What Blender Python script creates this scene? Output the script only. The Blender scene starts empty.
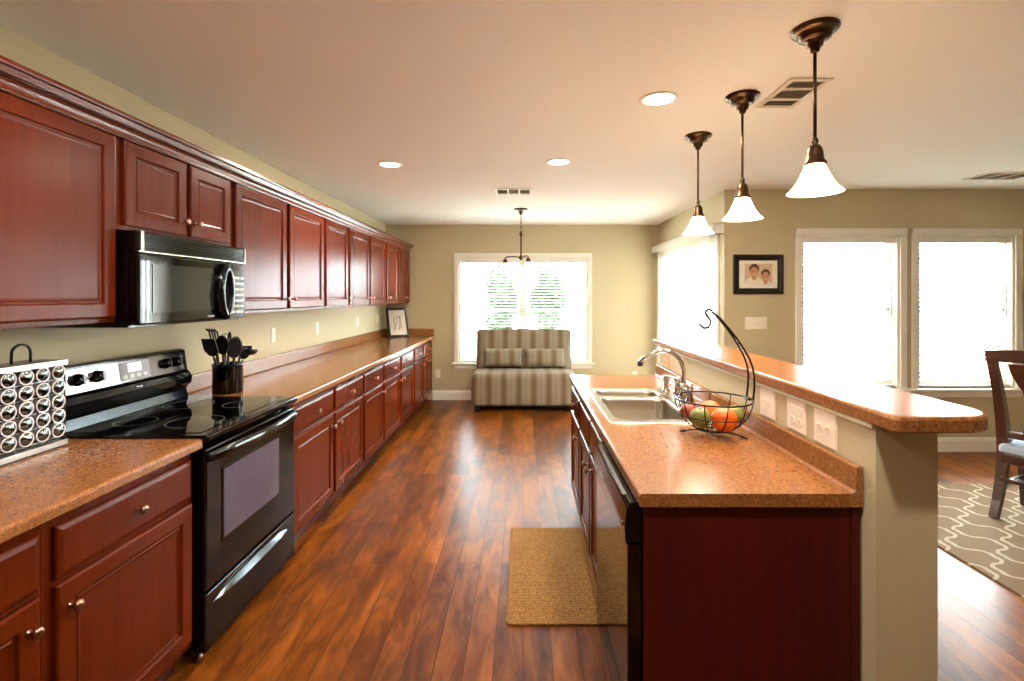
import bpy, bmesh, math, random
from math import pi, sin, cos, radians
from mathutils import Vector, Matrix

random.seed(7)
S = bpy.context.scene
COL = S.collection

# ------------------------------------------------------------------ camera
FPX = 490.0
cam_d = bpy.data.cameras.new('camera')
cam = bpy.data.objects.new('camera', cam_d)
COL.objects.link(cam)
cam.location = (0, 0, 1.475)
cam.rotation_euler = (pi / 2, 0, 0)
cam_d.sensor_width = 36.0
cam_d.lens = FPX / 1024 * 36.0
cam_d.shift_x = -11 / 1024
cam_d.shift_y = -44.5 / 1024
cam_d.clip_start = 0.05
S.camera = cam
S.cycles.diffuse_bounces = 6
S.cycles.transparent_max_bounces = 24

# ------------------------------------------------------------------ world, exposure
S.view_settings.view_transform = 'Standard'
S.view_settings.look = 'None'
S.view_settings.exposure = 0.7
S.view_settings.gamma = 1.0
S.view_settings.use_curve_mapping = False
SKY_STRENGTH = 42.0
CAN_W = 18.0
PENDANT_W = 11.0
WARM = (1.0, 0.84, 0.64)
world = bpy.data.worlds.new('sky')
S.world = world
world.use_nodes = True
bg = world.node_tree.nodes['Background']
bg.inputs[0].default_value = (0.84, 0.96, 1.0, 1)
bg.inputs[1].default_value = SKY_STRENGTH


# ------------------------------------------------------------------ helpers
def lin(c):
    return tuple(((v / 255) / 12.92 if v / 255 <= 0.04045 else ((v / 255 + 0.055) / 1.055) ** 2.4) for v in c)


class NT:
    """small node-tree helper"""
    def __init__(self, name):
        self.m = bpy.data.materials.new(name)
        self.m.use_nodes = True
        self.t = self.m.node_tree
        self.b = self.t.nodes['Principled BSDF']
        self.o = self.t.nodes['Material Output']

    def n(self, kind, **kw):
        nd = self.t.nodes.new(kind)
        for k, v in kw.items():
            setattr(nd, k, v)
        return nd

    def link(self, a, b):
        self.t.links.new(a, b)

    def val(self, sock, v):
        if isinstance(v, bpy.types.NodeSocket):
            self.link(v, sock)
        else:
            sock.default_value = v

    def math(self, op, a, b=0.0, c=0.0):
        nd = self.n('ShaderNodeMath', operation=op)
        self.val(nd.inputs[0], a)
        self.val(nd.inputs[1], b)
        self.val(nd.inputs[2], c)
        return nd.outputs[0]

    def coords(self, scale=(1, 1, 1), rot=(0, 0, 0)):
        tc = self.n('ShaderNodeTexCoord')
        mp = self.n('ShaderNodeMapping')
        mp.inputs['Scale'].default_value = scale
        mp.inputs['Rotation'].default_value = rot
        self.link(tc.outputs['Object'], mp.inputs[0])
        return mp.outputs[0]

    def noise(self, vec, scale, detail=3.0, rough=0.55, dist=0.0):
        nd = self.n('ShaderNodeTexNoise')
        self.link(vec, nd.inputs['Vector'])
        nd.inputs['Scale'].default_value = scale
        nd.inputs['Detail'].default_value = detail
        nd.inputs['Roughness'].default_value = rough
        nd.inputs['Distortion'].default_value = dist
        return nd.outputs['Fac']

    def ramp(self, fac, stops, interp='LINEAR'):
        nd = self.n('ShaderNodeValToRGB')
        nd.color_ramp.interpolation = interp
        e = nd.color_ramp.elements
        while len(e) < len(stops):
            e.new(0.5)
        for i, (p, c) in enumerate(stops):
            e[i].position = p
            e[i].color = (*c, 1)
        self.link(fac, nd.inputs[0])
        return nd.outputs[0]

    def mix(self, fac, a, b, blend='MIX'):
        nd = self.n('ShaderNodeMix', data_type='RGBA', blend_type=blend)
        self.val(nd.inputs[0], fac)
        for s, v in ((nd.inputs[6], a), (nd.inputs[7], b)):
            if isinstance(v, tuple) and len(v) == 3:
                v = (*v, 1)
            self.val(s, v)
        return nd.outputs[2]

    def bump(self, h, strength=0.2, dist=0.005):
        nd = self.n('ShaderNodeBump')
        nd.inputs['Strength'].default_value = strength
        nd.inputs['Distance'].default_value = dist
        self.link(h, nd.inputs['Height'])
        self.link(nd.outputs[0], self.b.inputs['Normal'])

    def base(self, c):
        if isinstance(c, tuple):
            c = (*c, 1) if len(c) == 3 else c
        self.val(self.b.inputs['Base Color'], c)

    def rough(self, r):
        self.val(self.b.inputs['Roughness'], r)


def simple(name, rgb, rough=0.5, metal=0.0, var=0.04, scale=25.0, coat=0.0, spec=0.5):
    """plain coloured surface with a little procedural variation"""
    t = NT(name)
    c = lin(rgb)
    f = t.noise(t.coords(), scale, 2.0)
    lo = tuple(max(0, v * (1 - var)) for v in c)
    hi = tuple(min(1, v * (1 + var)) for v in c)
    t.base(t.ramp(f, [(0.3, lo), (0.7, hi)]))
    t.rough(rough)
    t.b.inputs['Metallic'].default_value = metal
    t.b.inputs['Coat Weight'].default_value = coat
    t.b.inputs['Coat Roughness'].default_value = 0.08
    t.b.inputs['Specular IOR Level'].default_value = spec
    return t.m


def emission(name, rgb, strength):
    t = NT(name)
    t.base((0.8, 0.8, 0.8))
    t.b.inputs['Emission Color'].default_value = (*rgb, 1)
    t.b.inputs['Emission Strength'].default_value = strength
    return t.m


def wood(name, dark, mid, light, rough=0.32, grain=(14, 14, 0.9), coat=0.25, spec=0.5):
    t = NT(name)
    v = t.coords(grain)
    f = t.noise(v, 2.2, 5.0, 0.6, 0.6)
    big = t.noise(t.coords((1, 1, 0.4)), 2.5, 2.0)
    f2 = t.math('ADD', t.math('MULTIPLY', f, 0.6), t.math('MULTIPLY', big, 0.4))
    t.base(t.ramp(f2, [(0.32, lin(dark)), (0.5, lin(mid)), (0.7, lin(light))]))
    t.rough(rough)
    t.b.inputs['Coat Weight'].default_value = coat
    t.b.inputs['Coat Roughness'].default_value = 0.18
    t.b.inputs['Specular IOR Level'].default_value = spec
    return t.m


def translucent(name, rgb, trans=0.5, emit=0.0):
    t = NT(name)
    d = t.n('ShaderNodeBsdfDiffuse')
    r = t.n('ShaderNodeBsdfTranslucent')
    f = t.noise(t.coords(), 30.0, 2.0)
    c = lin(rgb)
    col = t.ramp(f, [(0.3, tuple(v * 0.97 for v in c)), (0.7, c)])
    t.link(col, d.inputs[0])
    t.link(col, r.inputs[0])
    mx = t.n('ShaderNodeMixShader')
    mx.inputs[0].default_value = trans
    t.link(d.outputs[0], mx.inputs[1])
    t.link(r.outputs[0], mx.inputs[2])
    out = mx.outputs[0]
    if emit:
        e = t.n('ShaderNodeEmission')
        e.inputs[0].default_value = (1.0, 0.9, 0.74, 1)
        e.inputs[1].default_value = emit
        ad = t.n('ShaderNodeAddShader')
        t.link(out, ad.inputs[0])
        t.link(e.outputs[0], ad.inputs[1])
        out = ad.outputs[0]
    t.link(out, t.o.inputs[0])
    return t.m


def pane_glass(name):
    t = NT(name)
    tr = t.n('ShaderNodeBsdfTransparent')
    gl = t.n('ShaderNodeBsdfGlossy')
    gl.inputs['Roughness'].default_value = 0.02
    lw = t.n('ShaderNodeLayerWeight')
    fac = t.math('ADD', 0.035, t.math('MULTIPLY', t.math('POWER', lw.outputs['Facing'], 5.0), 0.8))
    mx = t.n('ShaderNodeMixShader')
    t.link(fac, mx.inputs[0])
    t.link(tr.outputs[0], mx.inputs[1])
    t.link(gl.outputs[0], mx.inputs[2])
    t.link(mx.outputs[0], t.o.inputs[0])
    return t.m


# ---- specific materials
def mat_floor():
    t = NT('hand_scraped_hardwood')
    tc = t.n('ShaderNodeTexCoord')
    mp = t.n('ShaderNodeMapping')
    mp.inputs['Rotation'].default_value = (0, 0, pi / 2)
    t.link(tc.outputs['Object'], mp.inputs[0])
    br = t.n('ShaderNodeTexBrick')
    br.offset = 0.37
    br.offset_frequency = 2
    t.link(mp.outputs[0], br.inputs['Vector'])
    br.inputs['Color1'].default_value = (0, 0, 0, 1)
    br.inputs['Color2'].default_value = (1, 1, 1, 1)
    br.inputs['Mortar'].default_value = (0.5, 0.5, 0.5, 1)
    br.inputs['Scale'].default_value = 1.0
    br.inputs['Mortar Size'].default_value = 0.0022
    br.inputs['Mortar Smooth'].default_value = 0.3
    br.inputs['Brick Width'].default_value = 1.35
    br.inputs['Row Height'].default_value = 0.118
    v = t.coords((6, 1.5, 6))
    off = t.n('ShaderNodeVectorMath', operation='ADD')
    t.link(v, off.inputs[0])
    sc = t.n('ShaderNodeVectorMath', operation='SCALE')
    t.link(br.outputs['Color'], sc.inputs[0])
    sc.inputs['Scale'].default_value = 7.0
    t.link(sc.outputs[0], off.inputs[1])
    g = t.noise(off.outputs[0], 1.6, 6.0, 0.62, 1.2)
    v2 = t.coords((2.6, 0.9, 1))
    blot = t.noise(v2, 2.4, 4.0, 0.6, 0.8)
    f = t.math('ADD', t.math('MULTIPLY', g, 0.55), t.math('MULTIPLY', blot, 0.45))
    plank = t.n('ShaderNodeSeparateColor')
    t.link(br.outputs['Color'], plank.inputs[0])
    f = t.math('ADD', f, t.math('MULTIPLY', t.math('SUBTRACT', plank.outputs[0], 0.5), 0.14))
    c = t.ramp(f, [(0.31, lin((48, 21, 5))), (0.45, lin((88, 43, 9))), (0.56, lin((120, 64, 15))), (0.70, lin((150, 88, 26)))])
    c = t.mix(br.outputs['Fac'], c, lin((52, 26, 12)))
    t.base(c)
    t.rough(t.math('ADD', 0.24, t.math('MULTIPLY', g, 0.16)))
    t.b.inputs['Specular IOR Level'].default_value = 0.14
    h = t.math('SUBTRACT', t.math('MULTIPLY', g, 0.25), br.outputs['Fac'])
    t.bump(h, 0.35, 0.004)
    return t.m


def mat_laminate(name='speckled_laminate'):
    t = NT(name)
    v = t.coords()
    f = t.noise(v, 170.0, 3.0, 0.7)
    f2 = t.noise(v, 60.0, 3.0, 0.6)
    c = t.ramp(f, [(0.34, lin((84, 50, 26))), (0.46, lin((132, 82, 42))), (0.56, lin((146, 94, 50))), (0.68, lin((178, 130, 84)))])
    c2 = t.ramp(f2, [(0.38, lin((114, 68, 32))), (0.62, lin((152, 98, 50)))])
    t.base(t.mix(0.35, c, c2))
    t.rough(0.22)
    return t.m


def mat_mat():
    t = NT('woven_jute')
    v = t.coords()
    w = t.n('ShaderNodeTexWave', wave_type='BANDS', bands_direction='Y')
    t.link(v, w.inputs[0])
    w.inputs['Scale'].default_value = 26.0
    w.inputs['Distortion'].default_value = 6.0
    w.inputs['Detail'].default_value = 3.0
    w.inputs['Detail Scale'].default_value = 5.0
    f = t.math('ADD', t.math('MULTIPLY', w.outputs['Fac'], 0.5), t.math('MULTIPLY', t.noise(v, 120.0, 3.0), 0.5))
    t.base(t.ramp(f, [(0.25, lin((98, 64, 22))), (0.55, lin((150, 106, 44))), (0.8, lin((178, 134, 66)))]))
    t.rough(0.95)
    t.bump(f, 0.8, 0.006)
    return t.m


def mat_rug():
    t = NT('trellis_rug')
    tc = t.n('ShaderNodeTexCoord')
    sp = t.n('ShaderNodeSeparateXYZ')
    t.link(tc.outputs['Object'], sp.inputs[0])
    P, Q = 0.335, 0.29
    ax = t.math('MULTIPLY', sp.outputs[0], 2 * pi / P)
    ay = t.math('MULTIPLY', sp.outputs[1], 2 * pi / Q)
    s = t.math('ADD', t.math('COSINE', ax), t.math('COSINE', ay))
    # rounded ogee outline
    s = t.math('ADD', s, t.math('MULTIPLY', t.math('COSINE', t.math('MULTIPLY', ax, 3.0)), 0.28))
    s = t.math('SUBTRACT', s, t.math('MULTIPLY', t.math('COSINE', t.math('MULTIPLY', ay, 3.0)), 0.20))
    a = t.math('ABSOLUTE', s)
    n = t.noise(t.coords(), 260.0, 2.0)
    lnm = t.math('LESS_THAN', t.math('ADD', a, t.math('MULTIPLY', n, 0.1)), 0.36)
    field = t.ramp(n, [(0.3, lin((108, 88, 64))), (0.7, lin((130, 108, 80)))])
    line = t.ramp(n, [(0.3, lin((172, 162, 140))), (0.7, lin((190, 180, 158)))])
    t.base(t.mix(lnm, field, line))
    t.rough(0.95)
    t.bump(n, 0.6, 0.004)
    return t.m


def mat_stripe():
    t = NT('striped_upholstery')
    tc = t.n('ShaderNodeTexCoord')
    sp = t.n('ShaderNodeSeparateXYZ')
    t.link(tc.outputs['Object'], sp.inputs[0])
    zz = t.math('PINGPONG', t.math('ADD', sp.outputs[2], sp.outputs[1]), 0.02)
    x = t.math('ADD', sp.outputs[0], t.math('MULTIPLY', zz, 0.7))
    x = t.math('ADD', x, 5.0)
    fr = t.math('FRACT', t.math('DIVIDE', x, 0.19))
    c = t.ramp(fr, [(0.0, lin((107, 88, 61))), (0.16, lin((121, 103, 77))), (0.30, lin((149, 137, 112))),
                    (0.50, lin((133, 128, 114))), (0.68, lin((151, 140, 119))), (0.86, lin((124, 107, 79))), (1.0, lin((107, 88, 61)))])
    n = t.noise(t.coords(), 180.0, 2.0)
    c = t.mix(0.25, c, t.ramp(n, [(0.3, (0.10, 0.09, 0.07)), (0.7, (0.55, 0.5, 0.42))]), 'OVERLAY')
    t.base(c)
    t.rough(0.9)
    t.b.inputs['Sheen Weight'].default_value = 0.2
    t.bump(n, 0.3, 0.002)
    return t.m


def mat_fruit(name, a, b, c, scale=9.0, rough=0.35):
    t = NT(name)
    v = t.coords()
    f = t.noise(v, scale, 3.0, 0.6)
    t.base(t.ramp(f, [(0.3, lin(a)), (0.52, lin(b)), (0.72, lin(c))]))
    t.rough(rough)
    t.bump(t.noise(v, 260.0, 2.0), 0.15, 0.001)
    return t.m


M = {}
M['floor'] = mat_floor()
M['laminate'] = mat_laminate()
M['wall'] = simple('painted_wall', (190, 177, 143), 0.75, var=0.02, scale=60)
M['ceiling'] = simple('painted_ceiling', (250, 247, 240), 0.85, var=0.015, scale=60)
M['trim'] = simple('white_trim_paint', (236, 232, 222), 0.4, var=0.02)
M['cherry'] = wood('cherry_cabinet_wood', (76, 23, 3), (87, 28, 4), (94, 32, 5), rough=0.27, coat=0.0, spec=0.11)
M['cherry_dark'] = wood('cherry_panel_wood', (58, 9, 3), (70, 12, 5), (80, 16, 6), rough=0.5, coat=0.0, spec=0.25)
M['cherry_polished'] = wood('cherry_molding_wood', (76, 23, 3), (87, 28, 4), (94, 32, 5), rough=0.24, coat=0.0, spec=0.5, grain=(14, .9, 14))
M['toe'] = simple('dark_toe_kick', (66, 22, 10), 0.6, spec=0.2)
M['bronze'] = simple('brushed_bronze', (82, 60, 42), 0.32, 1.0)
M['nickel'] = simple('aged_nickel_knob', (150, 120, 100), 0.28, 1.0)
M['black_gloss'] = simple('black_enamel', (6, 6, 7), 0.10, spec=0.4)
M['black_glass'] = simple('black_glass', (4, 4, 5), 0.03, spec=0.4)
M['black_matte'] = simple('black_plastic', (14, 14, 14), 0.38)
M['oven_window'] = simple('oven_window_reflection_tint', (84, 77, 95), 0.10, spec=0.6)  # lavender reflection on the oven glass is put into its base colour
M['mw_window'] = simple('microwave_window_glass', (34, 36, 34), 0.06, spec=0.45)
M['silver'] = simple('polished_silver_panel', (116, 112, 114), 0.14, 1.0)
M['steel'] = simple('brushed_steel', (186, 180, 168), 0.26, 1.0)
M['gunmetal'] = simple('gunmetal_and_reflection', (96, 104, 110), 0.18, 1.0)  # drawer pull metal; also paints the reflected strip on the backguard
M['ring_print'] = simple('dark_ring_print', (52, 52, 54), 0.3)
M['chrome'] = simple('chrome', (215, 215, 215), 0.07, 1.0)
M['grey_print'] = simple('grey_print', (150, 150, 150), 0.5)
M['light_print'] = simple('pale_print', (205, 205, 200), 0.5)
M['display'] = emission('display_glow', (0.42, 0.40, 0.75), 0.55)
M['plate'] = simple('plate_plastic', (236, 226, 212), 0.35, var=0.01)
M['plate_beige'] = simple('beige_plate_plastic', (196, 158, 118), 0.35, var=0.01)
M['slot'] = simple('dark_slot', (132, 120, 106), 0.6)
M['glass'] = pane_glass('window_glass')
M['slat'] = translucent('blind_slat_white', (240, 242, 240), 0.45)
M['slat_solid'] = translucent('blind_slat_wood_white', (222, 226, 222), 0.02)
M['vane'] = translucent('vertical_vane_white', (240, 240, 238), 0.48)
M['shade'] = translucent('frosted_shade_glass', (250, 244, 232), 0.6, emit=1.6)
M['shade_off'] = translucent('unlit_shade_glass', (246, 246, 244), 0.7)
M['lens'] = emission('lamp_lens', (1.0, 0.88, 0.70), 9.0)
M['bulb'] = emission('lamp_bulb', (1.0, 0.80, 0.55), 12.0)
M['jute'] = mat_mat()
M['jute_edge'] = simple('jute_binding', (138, 94, 38), 0.9)
M['rug'] = mat_rug()
M['stripe'] = mat_stripe()
M['black_wire'] = simple('black_iron_wire', (24, 18, 16), 0.4, 0.6)
M['walnut'] = wood('dark_walnut', (38, 18, 10), (62, 30, 16), (84, 44, 24))
M['seat_fabric'] = simple('blue_grey_seat_fabric', (158, 172, 190), 0.85)
M['frame_black'] = simple('black_frame_wood', (26, 20, 18), 0.35)
M['mat_board'] = simple('cream_mat_board', (232, 226, 212), 0.8)
M['pod'] = simple('pod_foil_lid', (100, 105, 105), 0.12, 1.0)
M['pod_rim'] = simple('pod_white_rim', (232, 228, 236), 0.3)
M['rack'] = simple('satin_rack_metal', (205, 202, 198), 0.3, 0.9)
M['rack_dark'] = simple('dark_rack_mesh', (34, 32, 32), 0.45, 0.3)
M['ground'] = simple('pale_patio_concrete', (214, 214, 204), 0.9, var=0.08, scale=3)
M['leaf'] = mat_fruit('tree_leaves', (24, 40, 20), (34, 54, 28), (52, 72, 40), 3.0, 0.7)
M['bark'] = simple('tree_bark', (92, 76, 60), 0.9)
M['orange'] = mat_fruit('orange_peel', (218, 84, 3), (228, 98, 4), (234, 116, 10), rough=0.5)
M['green_fruit'] = mat_fruit('green_skin', (92, 98, 36), (112, 116, 48), (136, 130, 62), rough=0.5)
M['red_fruit'] = mat_fruit('red_brown_skin', (96, 26, 14), (140, 48, 22), (186, 96, 42), rough=0.5)
M['stem'] = simple('fruit_stem', (70, 50, 26), 0.8)
M['vent'] = simple('vent_white_enamel', (214, 200, 178), 0.45)
M['vent_dark'] = simple('vent_shadow_duct', (92, 78, 62), 0.8)
M['skin'] = simple('print_skin_tone', (196, 142, 108), 0.6)
M['hair'] = simple('print_dark_hair', (84, 58, 42), 0.6)
M['shirt'] = simple('print_white_shirt', (226, 220, 206), 0.6)
M['print_bg'] = simple('print_background', (206, 178, 148), 0.6, var=0.08, scale=12)
M['sketch'] = simple('sketch_line', (172, 150, 126), 0.7)


class MB:
    """collects shapes into one mesh"""
    def __init__(self):
        self.bm = bmesh.new()
        self.mats = []
        self.cur = 0

    def mat(self, m):
        if m not in self.mats:
            self.mats.append(m)
        self.cur = self.mats.index(m)
        return self

    def face(self, vs, smooth=False):
        try:
            f = self.bm.faces.new(vs)
        except ValueError:
            return None
        f.material_index = self.cur
        f.smooth = smooth
        return f

    def v(self, p):
        return self.bm.verts.new(p)

    def box(self, x0, x1, y0, y1, z0, z1, bev=0.0):
        x0, x1 = min(x0, x1), max(x0, x1)
        y0, y1 = min(y0, y1), max(y0, y1)
        z0, z1 = min(z0, z1), max(z0, z1)
        vs = [self.v((x, y, z)) for z in (z0, z1) for x, y in ((x0, y0), (x1, y0), (x1, y1), (x0, y1))]
        fs = [(3, 2, 1, 0), (4, 5, 6, 7), (0, 1, 5, 4), (1, 2, 6, 5), (2, 3, 7, 6), (3, 0, 4, 7)]
        faces = [self.face([vs[i] for i in f]) for f in fs]
        if bev > 0:
            es = list({e for f in faces for e in f.edges})
            r = bmesh.ops.bevel(self.bm, geom=es, offset=bev, segments=2, profile=0.5, affect='EDGES')
            for f in r['faces']:
                f.material_index = self.cur
        return self

    def rings(self, rings, cap0=True, cap1=True, smooth=False, closed=True):
        """skin a list of point loops"""
        R = [[self.v(p) for p in r] for r in rings]
        n = len(R[0])
        for a, b in zip(R[:-1], R[1:]):
            for i in range(n if closed else n - 1):
                j = (i + 1) % n
                self.face([a[i], a[j], b[j], b[i]], smooth)
        if cap0:
            self.face(list(reversed(R[0])))
        if cap1:
            self.face(R[-1])
        return self

    def tube(self, path, r, n=8, closed=False, flat=None, caps=True, phase=0.0):
        """sweep a circle (or an ellipse, flat=(a,b) multipliers) along a path"""
        P = [Vector(p) for p in path]
        k = len(P)
        rad = r if isinstance(r, (list, tuple)) else [r] * k
        tans = []
        for i in range(k):
            if closed:
                d = P[(i + 1) % k] - P[i - 1]
            elif i == 0:
                d = P[1] - P[0]
            elif i == k - 1:
                d = P[-1] - P[-2]
            else:
                d = (P[i + 1] - P[i]).normalized() + (P[i] - P[i - 1]).normalized()
            tans.append(d.normalized() if d.length > 1e-9 else Vector((0, 0, 1)))
        t0 = tans[0]
        up = Vector((0, 0, 1)) if abs(t0.z) < 0.9 else Vector((0, 1, 0))
        u = (up - t0 * up.dot(t0)).normalized()
        rings = []
        for i in range(k):
            t = tans[i]
            u = (u - t * u.dot(t))
            u = u.normalized() if u.length > 1e-6 else t.orthogonal().normalized()
            w = t.cross(u)
            fa, fb = flat if flat else (1, 1)
            rings.append([P[i] + (u * cos(2 * pi * q / n + phase) * fa + w * sin(2 * pi * q / n + phase) * fb) * rad[i] for q in range(n)])
        if closed:
            rings.append(rings[0])
            R = [[self.v(p) for p in rr] for rr in rings[:-1]]
            for i in range(k):
                a, b = R[i], R[(i + 1) % k]
                for q in range(n):
                    self.face([a[q], a[(q + 1) % n], b[(q + 1) % n], b[q]], True)
        else:
            self.rings(rings, caps, caps, smooth=n > 4)
        return self

    def lathe(self, prof, c=(0, 0, 0), n=24, axis='z', cap0=False, cap1=False, smooth=True):
        rings = []
        for r, h in prof:
            ring = []
            for q in range(n):
                a = 2 * pi * q / n
                if axis == 'z':
                    p = (c[0] + r * cos(a), c[1] + r * sin(a), c[2] + h)
                elif axis == 'x':
                    p = (c[0] + h, c[1] + r * cos(a), c[2] + r * sin(a))
                else:
                    p = (c[0] + r * sin(a), c[1] + h, c[2] + r * cos(a))
                ring.append(p)
            rings.append(ring)
        return self.rings(rings, cap0, cap1, smooth)

    def prism(self, poly, axis, a, b, smooth=False):
        """extrude a 2-D outline along an axis; poly in the other two coordinates"""
        def put(u, w, t):
            return {'x': (t, u, w), 'y': (u, t, w), 'z': (u, w, t)}[axis]
        return self.rings([[put(u, w, a) for u, w in poly], [put(u, w, b) for u, w in poly]], True, True, smooth)

    def build(self, name, mat=None, parent=None, smooth_angle=None, recalc=True):
        bm = self.bm
        bmesh.ops.remove_doubles(bm, verts=bm.verts, dist=1e-6)
        if recalc:
            bmesh.ops.recalc_face_normals(bm, faces=bm.faces)
        me = bpy.data.meshes.new(name)
        bm.to_mesh(me)
        bm.free()
        for m in (self.mats or [M[mat] if isinstance(mat, str) else mat]):
            me.materials.append(M[m] if isinstance(m, str) else m)
        o = bpy.data.objects.new(name, me)
        COL.objects.link(o)
        if parent is not None:
            o.parent = parent
        if smooth_angle:
            for p in me.polygons:
                p.use_smooth = True
            me.set_sharp_from_angle(angle=radians(smooth_angle))
        return o


def tag(o, label, cat, group=None, kind=None):
    o['label'] = label
    o['category'] = cat
    if group:
        o['group'] = group
    if kind:
        o['kind'] = kind
    return o


def thing(name, label, cat, loc=(0, 0, 0), rz=0.0, group=None):
    o = bpy.data.objects.new(name, None)
    o.empty_display_size = 0.1
    COL.objects.link(o)
    o.location = loc
    o.rotation_euler = (0, 0, rz)
    return tag(o, label, cat, group)


def struct(o):
    o['kind'] = 'structure'
    return o


def struct_empty(name, loc=(0, 0, 0), rz=0.0):
    o = bpy.data.objects.new(name, None)
    COL.objects.link(o)
    o.location = loc
    o.rotation_euler = (0, 0, rz)
    return struct(o)


def copy_tree(o, parent=None):
    c = o.copy()
    COL.objects.link(c)
    if parent is not None:
        c.parent = parent
    for ch in list(o.children):
        copy_tree(ch, c)
    return c


def arc(cx, cy, r, a0, a1, n):
    return [(cx + r * cos(a0 + (a1 - a0) * i / n), cy + r * sin(a0 + (a1 - a0) * i / n)) for i in range(n + 1)]


def rrect(x0, x1, y0, y1, r, n=5):
    return (arc(x1 - r, y0 + r, r, -pi / 2, 0, n) + arc(x1 - r, y1 - r, r, 0, pi / 2, n)
            + arc(x0 + r, y1 - r, r, pi / 2, pi, n) + arc(x0 + r, y0 + r, r, pi, 1.5 * pi, n))


# ------------------------------------------------------------------ room dimensions
XL, XN, XR = -1.95, 1.91, 5.7          # left wall, nook right wall, dining right wall
YB, YD, YF = -3.2, 4.65, 6.96          # wall behind the camera, dining window wall, nook window wall
ZC = 2.485

# ------------------------------------------------------------------ structure
struct(MB().box(XL - .15, XR + .15, YB - .15, YF + .15, -0.12, 0).build('floor', 'floor'))
struct(MB().box(XL - .15, XR + .15, YB - .15, YF + .15, ZC, ZC + 0.12).build('ceiling', 'ceiling'))
struct(MB().box(XL - .15, XL, YB - .15, YF + .15, 0, ZC).build('wall_left', 'wall'))
struct(MB().box(XR, XR + .15, YB - .15, YD + .15, 0, ZC).build('wall_right', 'wall'))
struct(MB().box(XL, XR, YB - .15, YB, 0, ZC).build('wall_behind', 'wall'))


def wall_with_openings(name, axis, plane, thick, a0, a1, holes):
    """axis 'x': wall runs along x at y=plane..plane+thick; holes (u0,u1,z0,z1)"""
    mb = MB()
    def put(u0, u1, z0, z1):
        if u1 - u0 < 1e-4 or z1 - z0 < 1e-4:
            return
        if axis == 'x':
            mb.box(u0, u1, plane, plane + thick, z0, z1)
        else:
            mb.box(plane, plane + thick, u0, u1, z0, z1)
    u = a0
    for h in sorted(holes):
        put(u, h[0], 0, ZC)
        put(h[0], h[1], 0, h[2])
        put(h[0], h[1], h[3], ZC)
        u = h[1]
    put(u, a1, 0, ZC)
    return struct(mb.build(name, 'wall'))


FW = (-0.915, 0.915, 0.53, 2.02)                     # nook window opening
W1 = (2.643, 3.573, 0.60, 2.055)                      # dining windows
W2 = (3.744, 4.664, 0.60, 2.055)
PD = (4.83, 6.84, 0.0, 2.07)                       # patio door opening
wall_with_openings('wall_far', 'x', YF, 0.15, XL, XN, [FW])
wall_with_openings('wall_dining', 'x', YD, 0.15, XN, XR, [W1, W2])
wall_with_openings('wall_nook', 'y', XN, 0.15, YD + .15, YF + .15, [PD])

BB = 0.135
def baseboard(name, segs):
    mb = MB()
    for axis, plane, d, a, b in segs:
        prof = [(0, 0), (0.016, 0), (0.016, BB - 0.03), (0.011, BB - 0.012), (0.006, BB), (0, BB)]
        if axis == 'x':
            mb.prism([(plane + d * u, w) for u, w in prof], 'x', a, b)
        else:
            mb.prism([(plane + d * u, w) for u, w in prof], 'y', a, b)
    return struct(mb.build(name, 'trim'))
baseboard('baseboard_far', [('x', YF, -1, -1.28, XN)])
baseboard('baseboard_nook', [('y', XN, -1, YD, PD[0] - .07), ('y', XN, -1, PD[1] + .07, YF)])
baseboard('baseboard_dining', [('x', YD, -1, XN - .016, XR)])
baseboard('baseboard_right', [('y', XR, -1, YB, YD)])
baseboard('baseboard_left', [('y', XL, 1, YB, 0.70)])


def window(name, hole, plane, mull=False):
    """double-hung window set in the opening, casing on the room side; local origin at world origin"""
    x0, x1, z0, z1 = hole
    root = struct_empty(name)
    c = 0.062
    t = 0.018
    mb = MB()
    mb.box(x0 - c, x0, plane - t, plane, z0 - 0.0, z1 + c, 0.004)
    mb.box(x1, x1 + c, plane - t, plane, z0 - 0.0, z1 + c, 0.004)
    mb.box(x0 - c, x1 + c, plane - t - .004, plane, z1, z1 + c, 0.004)
    mb.build('window_casing', 'trim', root)
    mb = MB()
    mb.box(x0 - c - .03, x1 + c + .03, plane - 0.055, plane + 0.06, z0 - 0.024, z0, 0.005)
    mb.box(x0 - c, x1 + c, plane - 0.016, plane, z0 - 0.085, z0 - 0.024, 0.004)
    mb.build('window_sill', 'trim', root)
    mb = MB()
    e = 0.022
    mb.box(x0, x0 + e, plane, plane + .12, z0, z1)
    mb.box(x1 - e, x1, plane, plane + .12, z0, z1)
    mb.box(x0, x1, plane, plane + .12, z1 - e, z1)
    mb.box(x0, x1, plane + .06, plane + .12, z0, z0 + e)
    mb.build('window_jamb', 'trim', root)
    bays = [(x0 + e, x1 - e)]
    if mull:
        mid = (x0 + x1) / 2
        MB().box(mid - .045, mid + .045, plane + .05, plane + .12, z0 + e, z1 - e).build('window_mullion', 'trim', root)
        bays = [(x0 + e, mid - .045), (mid + .045, x1 - e)]
    zm = (z0 + z1) / 2
    for a, b in bays:
        for k, (zz0, zz1) in enumerate(((z0 + e, zm + .02), (zm - .02, z1 - e))):
            y = plane + .07 + .02 * k
            s = 0.04
            mb = MB()
            mb.box(a, a + s, y, y + .018, zz0, zz1)
            mb.box(b - s, b, y, y + .018, zz0, zz1)
            mb.box(a + s, b - s, y, y + .018, zz0, zz0 + s)
            mb.box(a + s, b - s, y, y + .018, zz1 - s, zz1)
            sash = mb.build('window_sash', 'trim', root)
            MB().box(a + s, b - s, y + .007, y + .011, zz0 + s, zz1 - s).build('window_pane', 'glass', sash)
    return root


window('window_1', FW, YF, mull=True)
window('window_2', W1, YD)
window('window_3', W2, YD)


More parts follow.
